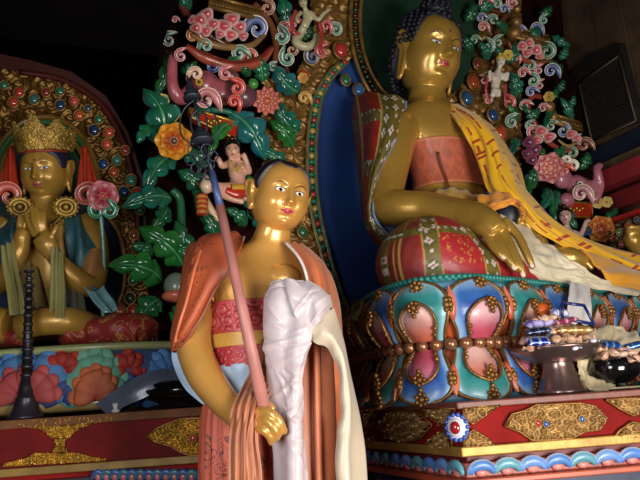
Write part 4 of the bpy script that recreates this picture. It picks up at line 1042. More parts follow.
for p in lz: relief(quadm(p),358,458,405,450,.55,lambda x,y:FL(x,y),.020,7.5,4,'gilt_carving',pe,m_pg,.004,nl) and edge(p,FL,pe)
lr=[[(505,426),(512,414),(524,411),(536,405),(580,403),(594,406),(607,418),(598,430),(586,431),(572,438),(548,440),(532,440),(520,432)],[(463,408),(500,405),(484,416),(473,424),(464,418)],[(464,447),(498,446),(484,436),(473,430),(464,436)],[(606,400),(645,397),(645,410),(634,416),(622,410)],[(612,440),(645,438),(645,424),(632,422),(620,430)]]
for p in lr: relief(quadm(p),460,648,395,450,.6,lambda x,y:FRt(x,y),.020,8.5,6,'gilt_carving',pe,m_pg,.004,nr) and edge(p,FRt,pe)
# corner medallion
p=P(459,427,2.27)+(nl+nr).normalized()*.012; n=(nl+nr).normalized(); a=n.cross(ZU).normalized()
g=G(); g.ball(p,(.036,.04,.016),(1,1,1),24,10,(a,ZU,n)); 
for k in range(14): t=2*PI*k/14; g.ball(p+a*.034*math.cos(t)+ZU*.038*math.sin(t)+n*.006,.008,lin('#3a5aa8') ,8,6)
o=g.build('corner_medallion',m_ped,pe); g=G(); g.ball(p+n*.012,(.026,.029,.014),lin('#e8e4e8'),20,8,(a,ZU,n)); g.build('medallion_ring',m_ped,o); g=G(); g.ball(p+n*.018,(.018,.021,.014),lin('#9c1c28'),20,8,(a,ZU,n)); g.build('red_stone',m_gem,o)
for x,y,c in ((538,423,'#b8281c'),(546,424,'#2a5aa0'),(582,419,'#2a5aa0')): gem(x,y,2.6,c,pe,FRt,nr,dr,.018)
# row of small overlapping petals under the neck
zc=(z5+z6)/2; hh=(z5-z6)/2
def wavelet(c0,d,n,i):
    cols_=['#4f7fc0','#5c9aa8','#6a94d0'][i%3]; g=G(); w=.034
    pts=[c0+d*(w*math.cos(t)*1.15)+ZU*(hh*.95*math.sin(t)*1.35-hh*.55) for t in [PI*q/10 for q in range(11)]]
    g.tube([q+n*.012 for q in pts],[.008+.010*math.sin(PI*k/10) for k in range(11)],10,lambda a,b:mix(lin(cols_),lin('#cfe0f0'),1 if 1<b<4 else 0),flat=(n,.7)); g.build('small_petal',m_ped,pe)
    g=G(); g.ball(c0+n*.006-ZU*hh*.35,(.020,.012,hh*.62),lin('#d8857a'),12,8,(d,n,ZU)); g.ball(c0+d*w*1.2+n*.004+ZU*hh*.45,(.013,.010,hh*.5),lin('#d8857a'),10,8,(d,n,ZU)); g.build('pink_bud',m_ped,pe)
cB=plan(.0)[0]
for k in range(11): wavelet(V3((cB.x,cB.y,zc))+dr*(.045+.082*k),dr,nr,k)
for k in range(9): wavelet(V3((cB.x,cB.y,zc))+dl*(.045+.082*k),dl,nl,k+1)
# ------------------------------------------------------------------ scarves and offerings
def crinkle(a,f,s=0):
    def fn(u,v):
        q=V3((u*f,v*f*1.6,s)); n1=mnoise.noise(q); n2=mnoise.noise(q*2.3+V3((9,3,1)))
        return a*((1-abs(n1)*2.4)*.8+(1-abs(n2)*2.2)*.35-.4)
    return fn
def cloth(rows,name,m,col=(1,1,1),nu=50,nv=90,disp=None,th=.006,parent=None):
    g=G(); g.grid(sheet([[P(*q) for q in r] for r in rows],nu,nv,disp),col); return g.build(name,m,parent,solid=th)
m_cream=mat('cream_silk',col='#d9c79c',rough=.5,sheen=.3,var=(6,.12),bump=('noise',45,.35))
m_whites=mat('white_scarf_silk',col='#ded7d2',rough=.42,sheen=.3,var=(7,.07),bump=('noise',45,.35))
o=cloth([[(500,210,3.10),(498,222,2.98),(503,236,2.92)],[(520,226,3.06),(516,240,2.93),(514,256,2.89)],[(542,242,3.04),(536,258,2.90),(530,279,2.88)],[(562,256,3.02),(556,270,2.95),(552,284,2.95)],[(582,268,3.02),(584,278,3.02),(586,288,3.03)],[(604,280,3.12),(606,286,3.14),(608,291,3.16)],[(648,286,3.45),(648,291,3.45),(648,297,3.48)]],'white_scarf',mat('lap_silk',col='#dccfae',rough=.5,sheen=.3,var=(5,.10),bump=('noise',40,.3)),disp=crinkle(.022,3.0,2))
tag(top(o),'cream white silk scarf laid across the lap and shin of the large golden Buddha','scarf')
# scarf end hanging over the rim
def onrim(px,py): 
    z=P(px,py,2.93).z; i=sof(px,286,1.9); return i
rows=[]
for k,(off,z) in enumerate(((-.06,z_r+.03),(-.02,z_r+.028),(.045,z_r+.014),(.085,z_r-.03),(.12,z_r-.09),(.125,z_r-.15),(.125,z_r-.17))):
    ss=s_at(580,off,z); rows.append([ped(s0+sgn*(ss+w_),off+.006*math.sin(j*2+k),z-.012*(j%2)) for j,w_ in enumerate((-.09,-.045,.0,.05,.10))])
g=G(); g.grid(sheet(rows,30,50,crinkle(.005,2,5))); o=g.build('white_scarf',m_whites,solid=.004)
tag(top(o),'bluish white silk scarf end hanging over the teal rim of the lotus pedestal','scarf')
cl=[[(592,330,2.72),(612,328,2.84),(634,334,2.9)],[(584,342,2.62),(606,342,2.72),(640,350,2.75)],[(576,358,2.6),(592,362,2.62),(612,372,2.66)],[(578,376,2.58),(594,380,2.58),(612,388,2.58)],[(588,392,2.52),(604,392,2.50),(626,393,2.50)],[(612,396,2.45),(630,396,2.45),(655,394,2.46)]]
def lift(rows): 
    return [[(a,b,c) for a,b,c in r] for r in rows]
g=G(); rr_=sheet([[P(*q) for q in r] for r in cl],50,80,crinkle(.02,3,7)); zf=z1+.004
for r in rr_:
    for q in r: q.z=max(q.z,zf)
g.grid(rr_); o=g.build('cream_scarf',m_cream,solid=.005,offs=1); tag(top(o),'crumpled cream scarf heaped on the red and gold plinth beside the metal offering stand','scarf')
# metal offering stand
m_metal=mat('tarnished_copper_silver',col='#9a8078',rough=.28,metal=.85,var=(7,.25),bump=('noise',60,.15))
bp=P(562,396,2.52); bp.z=z1+.001; st=thing('offering_stand','tall footed copper-silver offering stand heaped with sweets on the plinth','stand',bp)
zt=P(558,353,2.52).z
H_=zt-bp.z
g=G(); g.lathe(bp,[(.084,0),(.086,.006),(.080,.015),(.066,.05),(.056,H_*.55),(.050,H_*.75),(.056,H_*.86)],40); g.build('foot',m_metal,st)
g=G(); g.lathe(bp+ZU*H_*.84,[(.046,0),(.058,.006),(.058,.018),(.046,.024)],40); 
for k in range(12): t=2*PI*k/12; g.ball(bp+ZU*(H_*.84+.012)+V3((math.cos(t),math.sin(t),0))*.06,.012,(1,1,1),8,6)
g.build('collar',mat('bright_metal',col='#c8c0bc',rough=.22,metal=.9),st)
g=G(); g.lathe(bp+ZU*(H_-.035),[(.055,0),(.10,.006),(.125,.018),(.142,.038),(.156,.050),(.158,.056),(.150,.057),(.12,.044),(.03,.03)],56); g.build('dish',m_metal,st)
# sweets
rz=random.Random(3); dz=H_+bp.z+.012
m_foil=mat('foil',rough=.2,metal=.55,coat=.5,bump=('noise',55,.5)); m_wrap=mat('wrapper',rough=.3,coat=.4,bump=('noise',50,.3))
def packet(name,loc,L,w,h,rotz,tilt,col,stripe,m,lab,catg,grp=None):
    """pillow packet with crimped ends"""
    g=G(); rows=[]
    for i in range(15):
        u=i/14; x=(u-.5)*L; e=min(1,min(u,1-u)*5)**.5; hh=h*(.06+.94*e); ww=w*(1.0-.14*e)
        rows.append([V3((x,ww*.5*math.cos(t),hh*.5*math.sin(t)*(1+.08*math.sin(i*3+t*2)))) for t in [2*PI*k/16 for k in range(16)]])
    A,B=lin(col),lin(stripe); g.rings(rows,lambda i,j: B if (i%5==2 or j in(3,4)) else A)
    o=g.build(name,m); o.location=loc; o.rotation_euler=(tilt,rz.uniform(-.2,.2),rotz); return tag(o,lab,catg,grp)
def candy(loc,r,rotz,tilt,col,lab,grp=None):
    g=G(); rows=[]; prof=[(-2.1,.75),(-1.7,.6),(-1.15,.2),(-1.0,.25),(-.85,.62),(-.5,.92),(0,1),(.5,.92),(.85,.62),(1,.25),(1.15,.2),(1.7,.6),(2.1,.75)]
    for i,(x,q) in enumerate(prof):
        fl=.35 if abs(x)>1.1 else 1
        rows.append([V3((x*r*.9,q*r*math.cos(t)*(1+.3*mnoise.noise(V3((x*2+r*900,math.cos(t)*1.5,loc[0]*60)))),q*r*.72*math.sin(t)*fl*(1+(.25*math.sin(t*5) if fl<1 else .3*mnoise.noise(V3((x*2,t,loc[0]*40))))))) for t in [2*PI*k/16 for k in range(16)]])
    A=lin(col); g.rings(rows,lambda i,j: mix(A,(1,.9,.8),.35 if j%4==0 else 0)); o=g.build('wrapped_sweet',m_wrap); o.location=loc; o.rotation_euler=(tilt,0,rotz); return tag(o,lab,'sweet',grp)
def S_(px,py,Y): return P(px,py,Y)
g=G(); g.ball((0,0,0),(.030,.030,.028),lin('#e0641c'),20,14); g.ball((0,0,.027),(.005,.005,.004),lin('#4a6a20'),8,6); o=g.build('orange',mat('orange_peel',rough=.4,coat=.3,bump=('noise',120,.3))); o.location=S_(542,310,2.62); tag(o,'small orange fruit on top of the heap of sweets','fruit')
packet('striped_packet',S_(541,323,2.50),.13,.045,.03,.35,.5,'#b9b2dc','#6a4fa8',m_wrap,'lilac and purple striped packet leaning on the heap of sweets','packet')
packet('blue_packet',S_(538,341,2.40),.085,.05,.03,.1,.6,'#1c3aa0','#c8cce8',m_foil,'shiny royal blue foil packet at the front left of the dish','packet')
packet('dark_blue_packet',S_(538,331,2.44),.09,.04,.025,-.1,.3,'#25304f','#6c7490',m_foil,'dark navy packet under the lilac striped packet','packet')
packet('gold_roll',S_(574,330,2.46),.14,.035,.033,.12,.2,'#b98a50','#e6c890',m_foil,'long gold foil roll of biscuits lying across the heap','packet')
packet('white_packet',S_(560,313,2.55),.07,.04,.03,.4,.7,'#e4e0ee','#7a86c8',m_wrap,'white and pale blue packet at the top of the heap','packet')
packet('red_packet',S_(565,321,2.50),.10,.03,.02,.25,.3,'#8c2c50','#d8b0c0',m_wrap,'thin crimson packet beside the blue wire carton','packet')
# open blue carton frame
c0=S_(573,316,2.52); g=G(); q=[c0+V3(a) for a in ((-.04,0,-.005),(-.03,0,.05),(.045,0,.035),(.07,0,-.035))]
for a,b in ((0,1),(1,2),(2,3),(3,0)): g.tube([q[a],q[b]],.0055,8); g.tube([q[a]+V3((.01,.03,.005)),q[b]+V3((.01,.03,.005))],.0045,8)
for a in range(4): g.tube([q[a],q[a]+V3((.01,.03,.005))],.0045,8)
tag(top(g.build('blue_carton',mat('carton_blue',col='#1a2868',rough=.3,coat=.4))),'open dark blue carton frame standing up behind the gold roll','carton')
lab='tan twist-wrapped sweet in the heap on the metal stand'
for x,y,Y,r in ((524,341,2.46,.014),(531,348,2.42,.013),(548,346,2.40,.015),(556,339,2.42,.015),(563,346,2.40,.014),(571,340,2.42,.015),(579,344,2.42,.014),(586,339,2.46,.014),(552,331,2.46,.014),(545,318,2.49,.013),(553,317,2.5,.013),(589,347,2.45,.013),(566,337,2.46,.014),(559,326,2.50,.014),(580,335,2.5,.013),(535,320,2.50,.013)):
    candy(S_(x,y,Y),r*1.25,rz.uniform(-1.5,1.5),rz.uniform(-.9,.9),rz.choice(['#c89a74','#d2a684','#bf8a68']),lab,'tan sweets heaped on the metal stand')
for x,y,Y in ((593,341,2.42),(575,348,2.38)): candy(S_(x,y,Y),.012,rz.uniform(-1,1),.3,'#d8dcec','silver-white wrapped sweet at the right rim of the metal dish','silver sweets')
# black bowl with more sweets
bb=P(616,386,2.60); bb.z=z1+.02; g=G(); g.lathe(bb,[(.035,0),(.06,.006),(.085,.03),(.092,.055),(.086,.082),(.078,.09),(.07,.085),(.03,.06)],48)
tag(top(g.build('black_bowl',mat('black_glaze',col='#0c0c0e',rough=.08,coat=.6))),'glossy black round bowl of sweets sitting on the cream scarf','bowl')
lab='peach wrapped sweet piled on the glossy black bowl'
for x,y,Y,r in ((604,356,2.54,.016),(613,353,2.56,.017),(622,355,2.56,.016),(631,353,2.58,.017),(609,346,2.60,.014),(620,349,2.60,.015),(637,358,2.56,.015),(599,350,2.56,.013),(628,361,2.53,.014)):
    candy(S_(x,y,Y),r*1.2,rz.uniform(-1.5,1.5),rz.uniform(-.9,.9),rz.choice(['#d8a684','#cf9a78','#e0b494']),lab,'peach sweets on the black bowl')
packet('blue_packet',S_(611,344,2.56),.075,.05,.025,.2,.5,'#1d5aa8','#a8c8e8',m_foil,'bright blue packet with a pale window on top of the black bowl','packet')
packet('blue_packet',S_(632,346,2.60),.085,.04,.025,-.1,.4,'#2c62b0','#7a9ccc',m_foil,'sky blue packet at the right edge above the black bowl','packet')
# ------------------------------------------------------------------ standing golden monk
mo=thing('monk_statue','standing golden monk statue in an orange robe with red bodice, holding a ringed staff','statue',V3((P(275,400,2.05).x,2.05,0)))
m_mgold=mat('monk_gold',rough=.27,metal=.38,coat=.35,var=(6,.10),bump=('noise',11,.10,.008))
m_orange=mat('orange_brocade',col='#b5552f',rough=.55,var=(12,.14),bump=('noise',120,.3,.002),pat=('swirl',17,.80,'#4a2418'))
m_salmon=mat('salmon_print',col='#c05a40',rough=.6,var=(10,.12),bump=('noise',110,.3,.002),pat=('swirl',20,.72,'#3a1c1a'))
m_brown=mat('brown_orange_silk',rough=.45,sheen=.2,var=(16,.16),bump=('noise',70,.25,.003))
m_red=mat('red_relief_paint',rough=.45,coat=.15,var=(16,.12)); m_pale=mat('pale_blue_cloth',col='#a9c0d2',rough=.6,var=(8,.08))
hm=P(280.5,197,2.0); hxm=axes(math.radians(25),math.radians(8),math.radians(10)); MW=.0800
om=dict(ex=.375,ew=.188,eh=.096,dn=.75,ir=.072,ic='#4a2a20',ez=.06,bz=.27,bw=.024,browc='#5a2c1c',lw=.25,etilt=.06,lidc='#30140e',lipc='#b8384a',jaw=2.75,crown=.96,gaze=.01)
g=head_geo(hm,hxm,MW,om)
for s in(-1,1): ear_geo(g,hm,hxm,MW,s,L=.62,z0=.12,out=1.0,flare=.20,lobe=.22)
Ay=math.radians(22); Mx=V3((math.cos(Ay),math.sin(Ay),0)); Mf=V3((math.sin(Ay),-math.cos(Ay),0))
msec=[(P(279,212,2.02),.050,.050),(P(274,228,2.02),.053,.053),(P(270,241,2.03),.062,.058),(P(266,250,2.04),.10,.07),(P(262,262,2.05),.155,.088),(P(263,280,2.05),.172,.108),(P(266,303,2.05),.166,.113),(P(268,335,2.05),.160,.112),(P(269,370,2.05),.160,.115),(P(270,405,2.05),.175,.125),(P(272,440,2.05),.18,.13)]
def below(z,a,b): p=P(273,480,2.05); return (V3((p.x+.005,2.05,z)),a,b)
low=[below(1.1,.17,.13),below(.9,.15,.13),below(.72,.14,.12)]
g.rings(loft_pts([(a,b,c,Mx,Mf) for a,b,c in msec+low],36,6,2.25))
for px,r in ((243,.050),(283,.050)): g.ball(P(px,277,1.975),(r*1.1,r*.5,r*.75),(1,1,1),18,12,(Mx,Mf,ZU))
g.tube([P(228,256,2.05),P(208,263,2.02),P(201,285,1.99),P(197,315,1.96),P(194,345,1.94),P(203,372,1.91),P(218,394,1.875),P(234,412,1.84),P(246,420,1.815),P(256,423,1.80)],[.05,.050,.046,.046,.049,.048,.042,.035,.032,.026],22,res=80)
g.tube([P(298,262,2.08),P(311,274,2.08),P(314,300,2.04),P(314,318,2.01),P(312,326,2.0)],[.045,.045,.043,.04,.036],18,res=30)
MF=[([(252,415,1.79),(262,411,1.765),(272,414,1.75),(279,421,1.75),(284,431,1.762)],[.0145,.013,.0122,.0115,.0095]),
    ([(252,422,1.79),(262,420,1.76),(270,423,1.747),(275,430,1.747),(277,437,1.757)],[.0145,.0125,.012,.0112,.0095]),
    ([(252,429,1.79),(260,429,1.76),(266,432,1.75),(270,437,1.752),(271,442,1.762)],[.0135,.012,.0115,.0105,.009]),
    ([(250,412,1.81),(257,405,1.80),(265,404,1.79),(272,408,1.785)],[.016,.0145,.0125,.010])]
for p,r in MF: fing(g,p,r)
mb,mbv,mgg=remesh('body',g,.0036,m_mgold,mo,it=4,label='gold body, arm and painted face')
recolor(mb,mgg,lambda p: mix(lin('#d29a4c'),lin('#c99560'),.0))
face_parts(mbv,hm,hxm,MW,mo,om)
def hlm(t): return math.radians(50+15*ga(t-.62,.30)-14*sm(.8,1.1,t)-34*sm(1.0,1.4,t)-48*sm(1.5,2.1,t))
hair_shell(hm,hxm,MW,om,hlm,k=lambda t:1.05+.06*sm(.7,1.4,t),col=(.012,.010,.012),m=mat('black_hair_paint',col='#15121a',rough=.45),parent=mo)
# nail tips
# bodice, belt, waistcloth
def ms(a,b,off,col,name,m,n=150,res=26,disp=None,parent=mo):
    # section of the torso between picture heights a..b (uses the torso's own loft)
    S=[(p,x,y,Mx,Mf) for p,x,y in msec]; zs=[p.z for p,_,_ in msec]
    za,zb=P(268,a,2.05).z,P(268,b,2.05).z; rows=[]
    def at(z):
        for i in range(len(zs)-1):
            if zs[i]>=z>=zs[i+1]: return i+(zs[i]-z)/(zs[i]-zs[i+1])
        return len(zs)-1.001
    for k in range(res+1):
        t=at(lerp(za,zb,k/res)); c=cat([s[0] for s in S],t); A=cat([s[1] for s in S],t)+off; B=cat([s[2] for s in S],t)+off; r=[]
        for q in range(n):
            x=2*PI*q/n; cx,sx=math.cos(x),math.sin(x); e=2/2.25; d=disp(q/n,k/res) if disp else 0
            r.append(c+Mx*((A+d)*math.copysign(abs(cx)**e,cx))+Mf*((B+d)*math.copysign(abs(sx)**e,sx)))
        rows.append(r)
    g=G(); g.grid(rows,(lambda i,j:col(j/n,i/res)) if callable(col) else col,closeu=True); return g.build(name,m,parent,solid=.006)
rdf=lambda u,v:.010*(spiral_h(u*26,v*3.2,1.25,2)) if .12<v<.9 and not(abs((u*8)%1-.5)>.44) else .004
ms(304,334,.006,lambda u,v:mix(lin('#a82c34'),lin('#c4564a'),rdf(u,v)*70),'red_bodice',m_red,n=420,res=34,disp=lambda u,v:rdf(u,v)*.5)
ms(334,347,.012,lin('#c8963a'),'gold_belt',m_brown)
ms(347,366,.007,lambda u,v:mix(lin('#a82c34'),lin('#b84a40'),rdf(u,v)*60),'red_bodice',m_red,n=420,res=22,disp=lambda u,v:rdf(u,v)*.4)
ms(364,402,.010,(1,1,1),'pale_blue_waistcloth',m_pale,disp=lambda u,v:.003*math.sin(u*90+v*3))
# skirt
S0=[(P(270,392,2.05),.185,.135),(P(270,415,2.05),.192,.145),(P(272,445,2.05),.198,.15),(P(273,478,2.05),.200,.155),(below(1.0,.20,.16)),(below(.78,.205,.17)),(below(.66,.21,.175))]
rows=loft_pts([(a,b,c,Mx,Mf) for a,b,c in S0],220,10,2.2); R=len(rows)
for i,r in enumerate(rows):
    c=sum(r,V3())/len(r)
    for j,p in enumerate(r):
        d=(p-c).normalized(); r[j]=p+d*(.006*math.sin(j/220*2*PI*26+i*.03)*min(1,i/15)+.003*math.sin(j/220*2*PI*61))
g=G(); g.grid(rows,closeu=True); g.build('printed_skirt',m_salmon,mo,solid=.008)
g=G(); g.lathe(V3((S0[-1][0].x,2.05,0)),[(.30,0),(.30,.10),(.24,.14),(.22,.3),(.24,.5),(.28,.56),(.28,.62),(.24,.66)],40); g.build('stand',m_redd,mo)
for s in(-1,1):
    g=G(); c=S0[-1][0]+Mx*(.07*s)+Mf*.1; c.z=.68; g.tube([c-Mf*.06,c+Mf*.06,c+Mf*.12],[.04,.038,.02],12,(.5,.3,.08),flat=(ZU,.6),res=8); g.build('foot',m_mgold,mo)
BR_=lambda u,v:mix(lin('#a5603c'),lin('#bd7a55'),.5+.5*math.sin(u*26+v*3))
# orange shawl over the right shoulder
sh=[[(214,236,2.12),(224,232,2.06),(236,232,2.02),(244,237,1.975)],[(192,244,2.12),(203,238,2.00),(222,239,1.93),(241,248,1.905)],[(184,258,2.10),(194,256,1.95),(212,259,1.89),(230,270,1.875)],[(178.5,285,2.08),(186,286,1.925),(202,289,1.875),(215,292,1.89)],
    [(174.5,312,2.05),(180,314,1.91),(192,316,1.87),(203,316,1.885)],[(171.5,335,2.02),(175,335,1.92),(183,335,1.88),(191,334,1.885)],[(172.5,352,2.0),(174,352,1.95),(177,350,1.92),(181,348,1.905)]]
cloth(sh,'orange_shawl',m_orange,nu=50,nv=110,disp=lambda u,v:.004*math.sin(u*12+v*9)+.006*ga(u-.35-.1*v,.03),th=.006,parent=mo)
g=G(); g.tube([P(244,237,1.968),P(236,258,1.885),P(229,271,1.87),P(214,292,1.882),P(202,316,1.878),P(190,334,1.878),P(181,348,1.898)],.0035,8,lin('#8a4228'),res=50); g.tube([P(201,250,1.925),P(194,272,1.90),P(187,300,1.885),P(180,322,1.885),P(175,342,1.90)],.0045,8,lin('#c8683a'),res=40); g.build('shawl_hem',m_brown,mo)
g=G(); g.prism([P(215,275,1.905),P(229,270,1.89),P(221,283,1.90),P(214,293,1.90)],V3((0,.006,0))); g.build('shawl_lining',m_pale,mo,smooth=False)
cloth([[(173,344,2.0),(180,350,1.99),(192,352,1.97)],[(171.5,357,2.0),(180,362,1.99),(194,366,1.96)],[(176,373,1.99),(186,380,1.96),(202,384,1.94)],[(186,390,1.96),(196,395,1.94),(210,396,1.92)],[(202,404,1.93),(210,404,1.92),(222,404,1.90)]],'sleeve_lining',m_pale,nu=20,nv=40,parent=mo)
# robe over the left shoulder and left side
ls=[[(286,243,1.97),(299,243,1.975),(312,251,2.08)],[(299,260,1.92),(314,258,1.92),(330,271,2.10)],[(307,283,1.895),(322,283,1.89),(339,298,2.10)],[(309,310,1.90),(326,318,1.885),(343,328,2.08)],[(303,345,1.90),(325,350,1.88),(346,355,2.08)],
    [(300,380,1.89),(325,385,1.87),(348,385,2.06)],[(299,430,1.88),(325,430,1.86),(350,430,2.05)],[(300,500,1.88),(327,500,1.86),(354,500,2.05)]]
cloth(ls,'orange_robe',m_brown,col=lambda i,j:mix(lin('#b35c2c'),lin('#c8744a'),.5+.5*math.sin(j*.55+.02*i)),nu=60,nv=150,disp=lambda u,v:(.004+.008*sm(.3,.6,v))*math.sin(u*24+math.sin(v*5)),th=.008,parent=mo)
g=G(); g.tube([P(286,243,1.968),P(297,255,1.925),(P(304,268,1.90)),P(308,285,1.888),P(309,300,1.885)],.0042,8,lin('#d8d4cc'),res=30); g.build('white_piping',m_brown,mo)
# dark undercloth beneath the robe opening
cloth([[(262,352,1.93),(285,352,1.90),(315,345,1.92)],[(258,390,1.92),(285,390,1.895),(312,390,1.90)],[(258,440,1.91),(285,440,1.89),(310,440,1.89)],[(258,500,1.91),(285,500,1.89),(310,500,1.89)]],'rust_robe',m_brown,col=lambda i,j:mix(lin('#8a3a22'),lin('#b8552e'),.5+.5*math.sin(j*.9)),nu=50,nv=60,disp=lambda u,v:.008*math.sin(u*34+v),parent=mo)
# sash falling over the wrist
cloth([[(263,340,1.915),(268,341,1.905),(276,345,1.90)],[(258,358,1.90),(265,360,1.885),(275,366,1.88)],[(247,380,1.86),(258,383,1.83),(272,388,1.84)],[(237,400,1.80),(250,403,1.77),(266,403,1.79)],[(230,418,1.78),(246,420,1.75),(260,415,1.765)],[(228,440,1.77),(243,442,1.745),(257,438,1.765)],[(228,470,1.77),(243,470,1.745),(261,470,1.77)],[(229,502,1.77),(243,502,1.745),(262,502,1.77)]],
   'brown_sash',m_brown,col=lambda i,j:BR_(j/60,i/120),nu=60,nv=120,disp=lambda u,v:(.003+.006*v)*math.sin(u*30+math.sin(v*6)*2)+.003*math.sin(u*61),parent=mo,th=.006)
# white offering scarf
m_kh=mat('pink_white_silk',col='#dfcfca',rough=.36,sheen=.4,var=(6,.06),bump=('noise',38,.35))
g=G()
def addsheet(g,rows,nu,nv,disp,col=(1,1,1)): g.grid(sheet([[P(*q) for q in r] for r in rows],nu,nv,disp),col)
rc=random.Random(11); CRS=[(rc.uniform(-.02,.12),rc.uniform(0,.62),rc.uniform(-.9,.9)+(PI/2 if rc.random()<.25 else 0),rc.uniform(.0025,.0055)*rc.choice((1,1,-1)),rc.uniform(.03,.09)) for _ in range(46)]
def ck(u,v,L=.62,W=.11):
    x,y=u*W,v*L; t=0
    for cx,cy,an,am,ln in CRS:
        dx,dy=x-cx,y-cy; p=dx*math.cos(an)+dy*math.sin(an)
        if abs(p)<ln:
            d=abs(-dx*math.sin(an)+dy*math.cos(an)); 
            if d<.03: t+=am*math.exp(-d/.006)*(1-(p/ln)**2)
    return t+.004*math.sin(u*7+v*4)
wv=lambda u,v: ck(u,v)+.005*math.sin(u*8+v*3)+.004*math.sin(v*22)*sm(.8,1,u)
c1=lin('#c6b7b6'); c2=lin('#cbb98c')
s1=[[(271,288,1.875),(280,281,1.830),(293,279,1.815),(304,284,1.840)],[(267,300,1.845),(280,296,1.800),(296,298,1.785),(312,300,1.800)],[(266.5,325,1.830),(281,323,1.790),(297,325,1.775),(311,326,1.790)],[(268,350,1.830),(280,350,1.785),(294,350,1.775),(308,346,1.790)],[(270.5,382,1.845),(282,382,1.800),(293,382,1.795),(302,378,1.790)],
    [(273,410,1.840),(284,410,1.795),(294,412,1.790),(304,408,1.810)],[(274,440,1.840),(285,440,1.795),(296,440,1.790),(305,440,1.810)],[(274,500,1.840),(286,500,1.795),(299,500,1.790),(310,500,1.810)]]
s2=[[(284,279,1.82),(299,280,1.80),(311,285,1.87)],[(290,300,1.785),(311,290,1.775),(325,293,1.87)],[(299,322,1.78),(319,306,1.765),(334,303,1.86)],[(308,333,1.785),(320,322,1.775),(331,312,1.85)]]
s3=[[(310,328,1.80),(321,317,1.79),(331,308,1.84)],[(312,340,1.79),(325,327,1.77),(337,326,1.86)],[(325,346,1.79),(334,338,1.775),(343,345,1.86)],[(336,362,1.80),(343,358,1.785),(349,374,1.86)],[(341,398,1.80),(349,396,1.785),(357,410,1.86)],[(339,425,1.80),(350,425,1.785),(361,435,1.86)],[(336,450,1.80),(349,450,1.785),(363,456,1.86)],[(340,502,1.80),(352,502,1.785),(365,502,1.86)]]
addsheet(g,s1,70,170,wv,c1); addsheet(g,s2,80,80,lambda u,v:ck(u*1.1,v*.22+.3)+.005*math.sin(u*8+v*5),c1); addsheet(g,s3,44,160,lambda u,v:ck(u+3,v)+.005*math.sin(u*8)+.004*math.sin(v*36)*sm(.6,0,u),lambda i,j:mix(c2,c1,sm(.75,.2,0)*0+.35))
o=g.build('offering_scarf',mat('pinkish_silk',rough=.34,sheen=.35,var=(6,.06),bump=('noise',38,.3)),solid=.0035); tag(top(o),'long pinkish white silk scarf draped over the left arm of the standing monk statue','scarf')
# ringed staff
m_iron=mat('dark_iron',col='#2e323c',rough=.45,metal=.5,var=(20,.2)); m_pole=mat('pink_wood',col='#b5756a',rough=.45,var=(10,.12),wave=(3,.1)); m_sb=mat('slate_blue',col='#3a4a74',rough=.4)
q0=P(264.5,411,1.775); q1=P(220,206,1.84); q2=P(212,172,1.845); dn=(q1-q0).normalized()
sf=thing('ringed_staff','long pinkish wooden staff with dark iron rings and tiers, held by the standing monk','staff',q0)
g=G(); g.tube([q0,q1],[.0165,.0125],18); g.build('pole',m_pole,sf)
dn2=(q2-q1).normalized(); g=G(); g.tube([q1-dn2*.004,q2],[.0115,.009],14); g.build('blue_collar',m_sb,sf)
X_=dn.cross(V3((0,-1,0))).normalized()*-1; Yv=dn.cross(X_)
if X_.x<0: X_=-X_
def SP(px,py,dy=0): return P(px,py,1.85+dy)
ax3=(X_,Yv,(P(190,85,1.85)-P(210,170,1.85)).normalized())
top_ax=ax3[2]
g=G(); g.tube([q2,SP(203,143)],[.007,.006],10); g.tube([SP(201,134),SP(194,98)],[.0055,.005],10); g.build('spindle',m_iron,sf)
g=G(); g.lathe(SP(202.5,143),[(.034,0),(.034,.006),(.026,.009),(.030,.018),(.022,.022),(.020,.032),(.010,.040),(.006,.05)],20,ax=ax3); g.build('lower_tier',m_iron,sf)
g=G(); g.lathe(SP(192.5,99),[(.026,0),(.026,.006),(.018,.010),(.022,.018),(.014,.024),(.012,.036),(.006,.05),(.002,.075)],20,ax=ax3); g.build('spire',m_iron,sf)
g=G()
for s,pts in ((1,[(196,100),(206,104),(215,116),(219,128),(214,136),(206,140)]),(-1,[(194,100),(185,108),(180,120),(181,134),(188,142),(194,144)]),(1,[(199,108),(206,116),(207,128),(204,134)]),(-1,[(197,110),(191,118),(192,130),(197,136)])):
    g=G(); g.tube([SP(x,y,-.01) for x,y in pts],.0026,7,res=36); g.build('wire_loop',m_iron,sf)
for x,y,r in ((194,150,6),(199,157,6.5),(207,150,6),(204,162,6),(196,168,5.5),(209,165,6),(191,161,5),(213,156,5),(202,172,5),(208,175,4.5)):
    g=G(); c=SP(x,y,-.012+.012*((x*7+y)%3)); rr=r*kpx(1.85); g.tube([c+(X_*math.cos(t)+top_ax*math.sin(t))*rr+Yv*(rr*.3*math.sin(t+x)) for t in [2*PI*k/20 for k in range(21)]],.0024,6); g.build('ring',m_iron,sf)
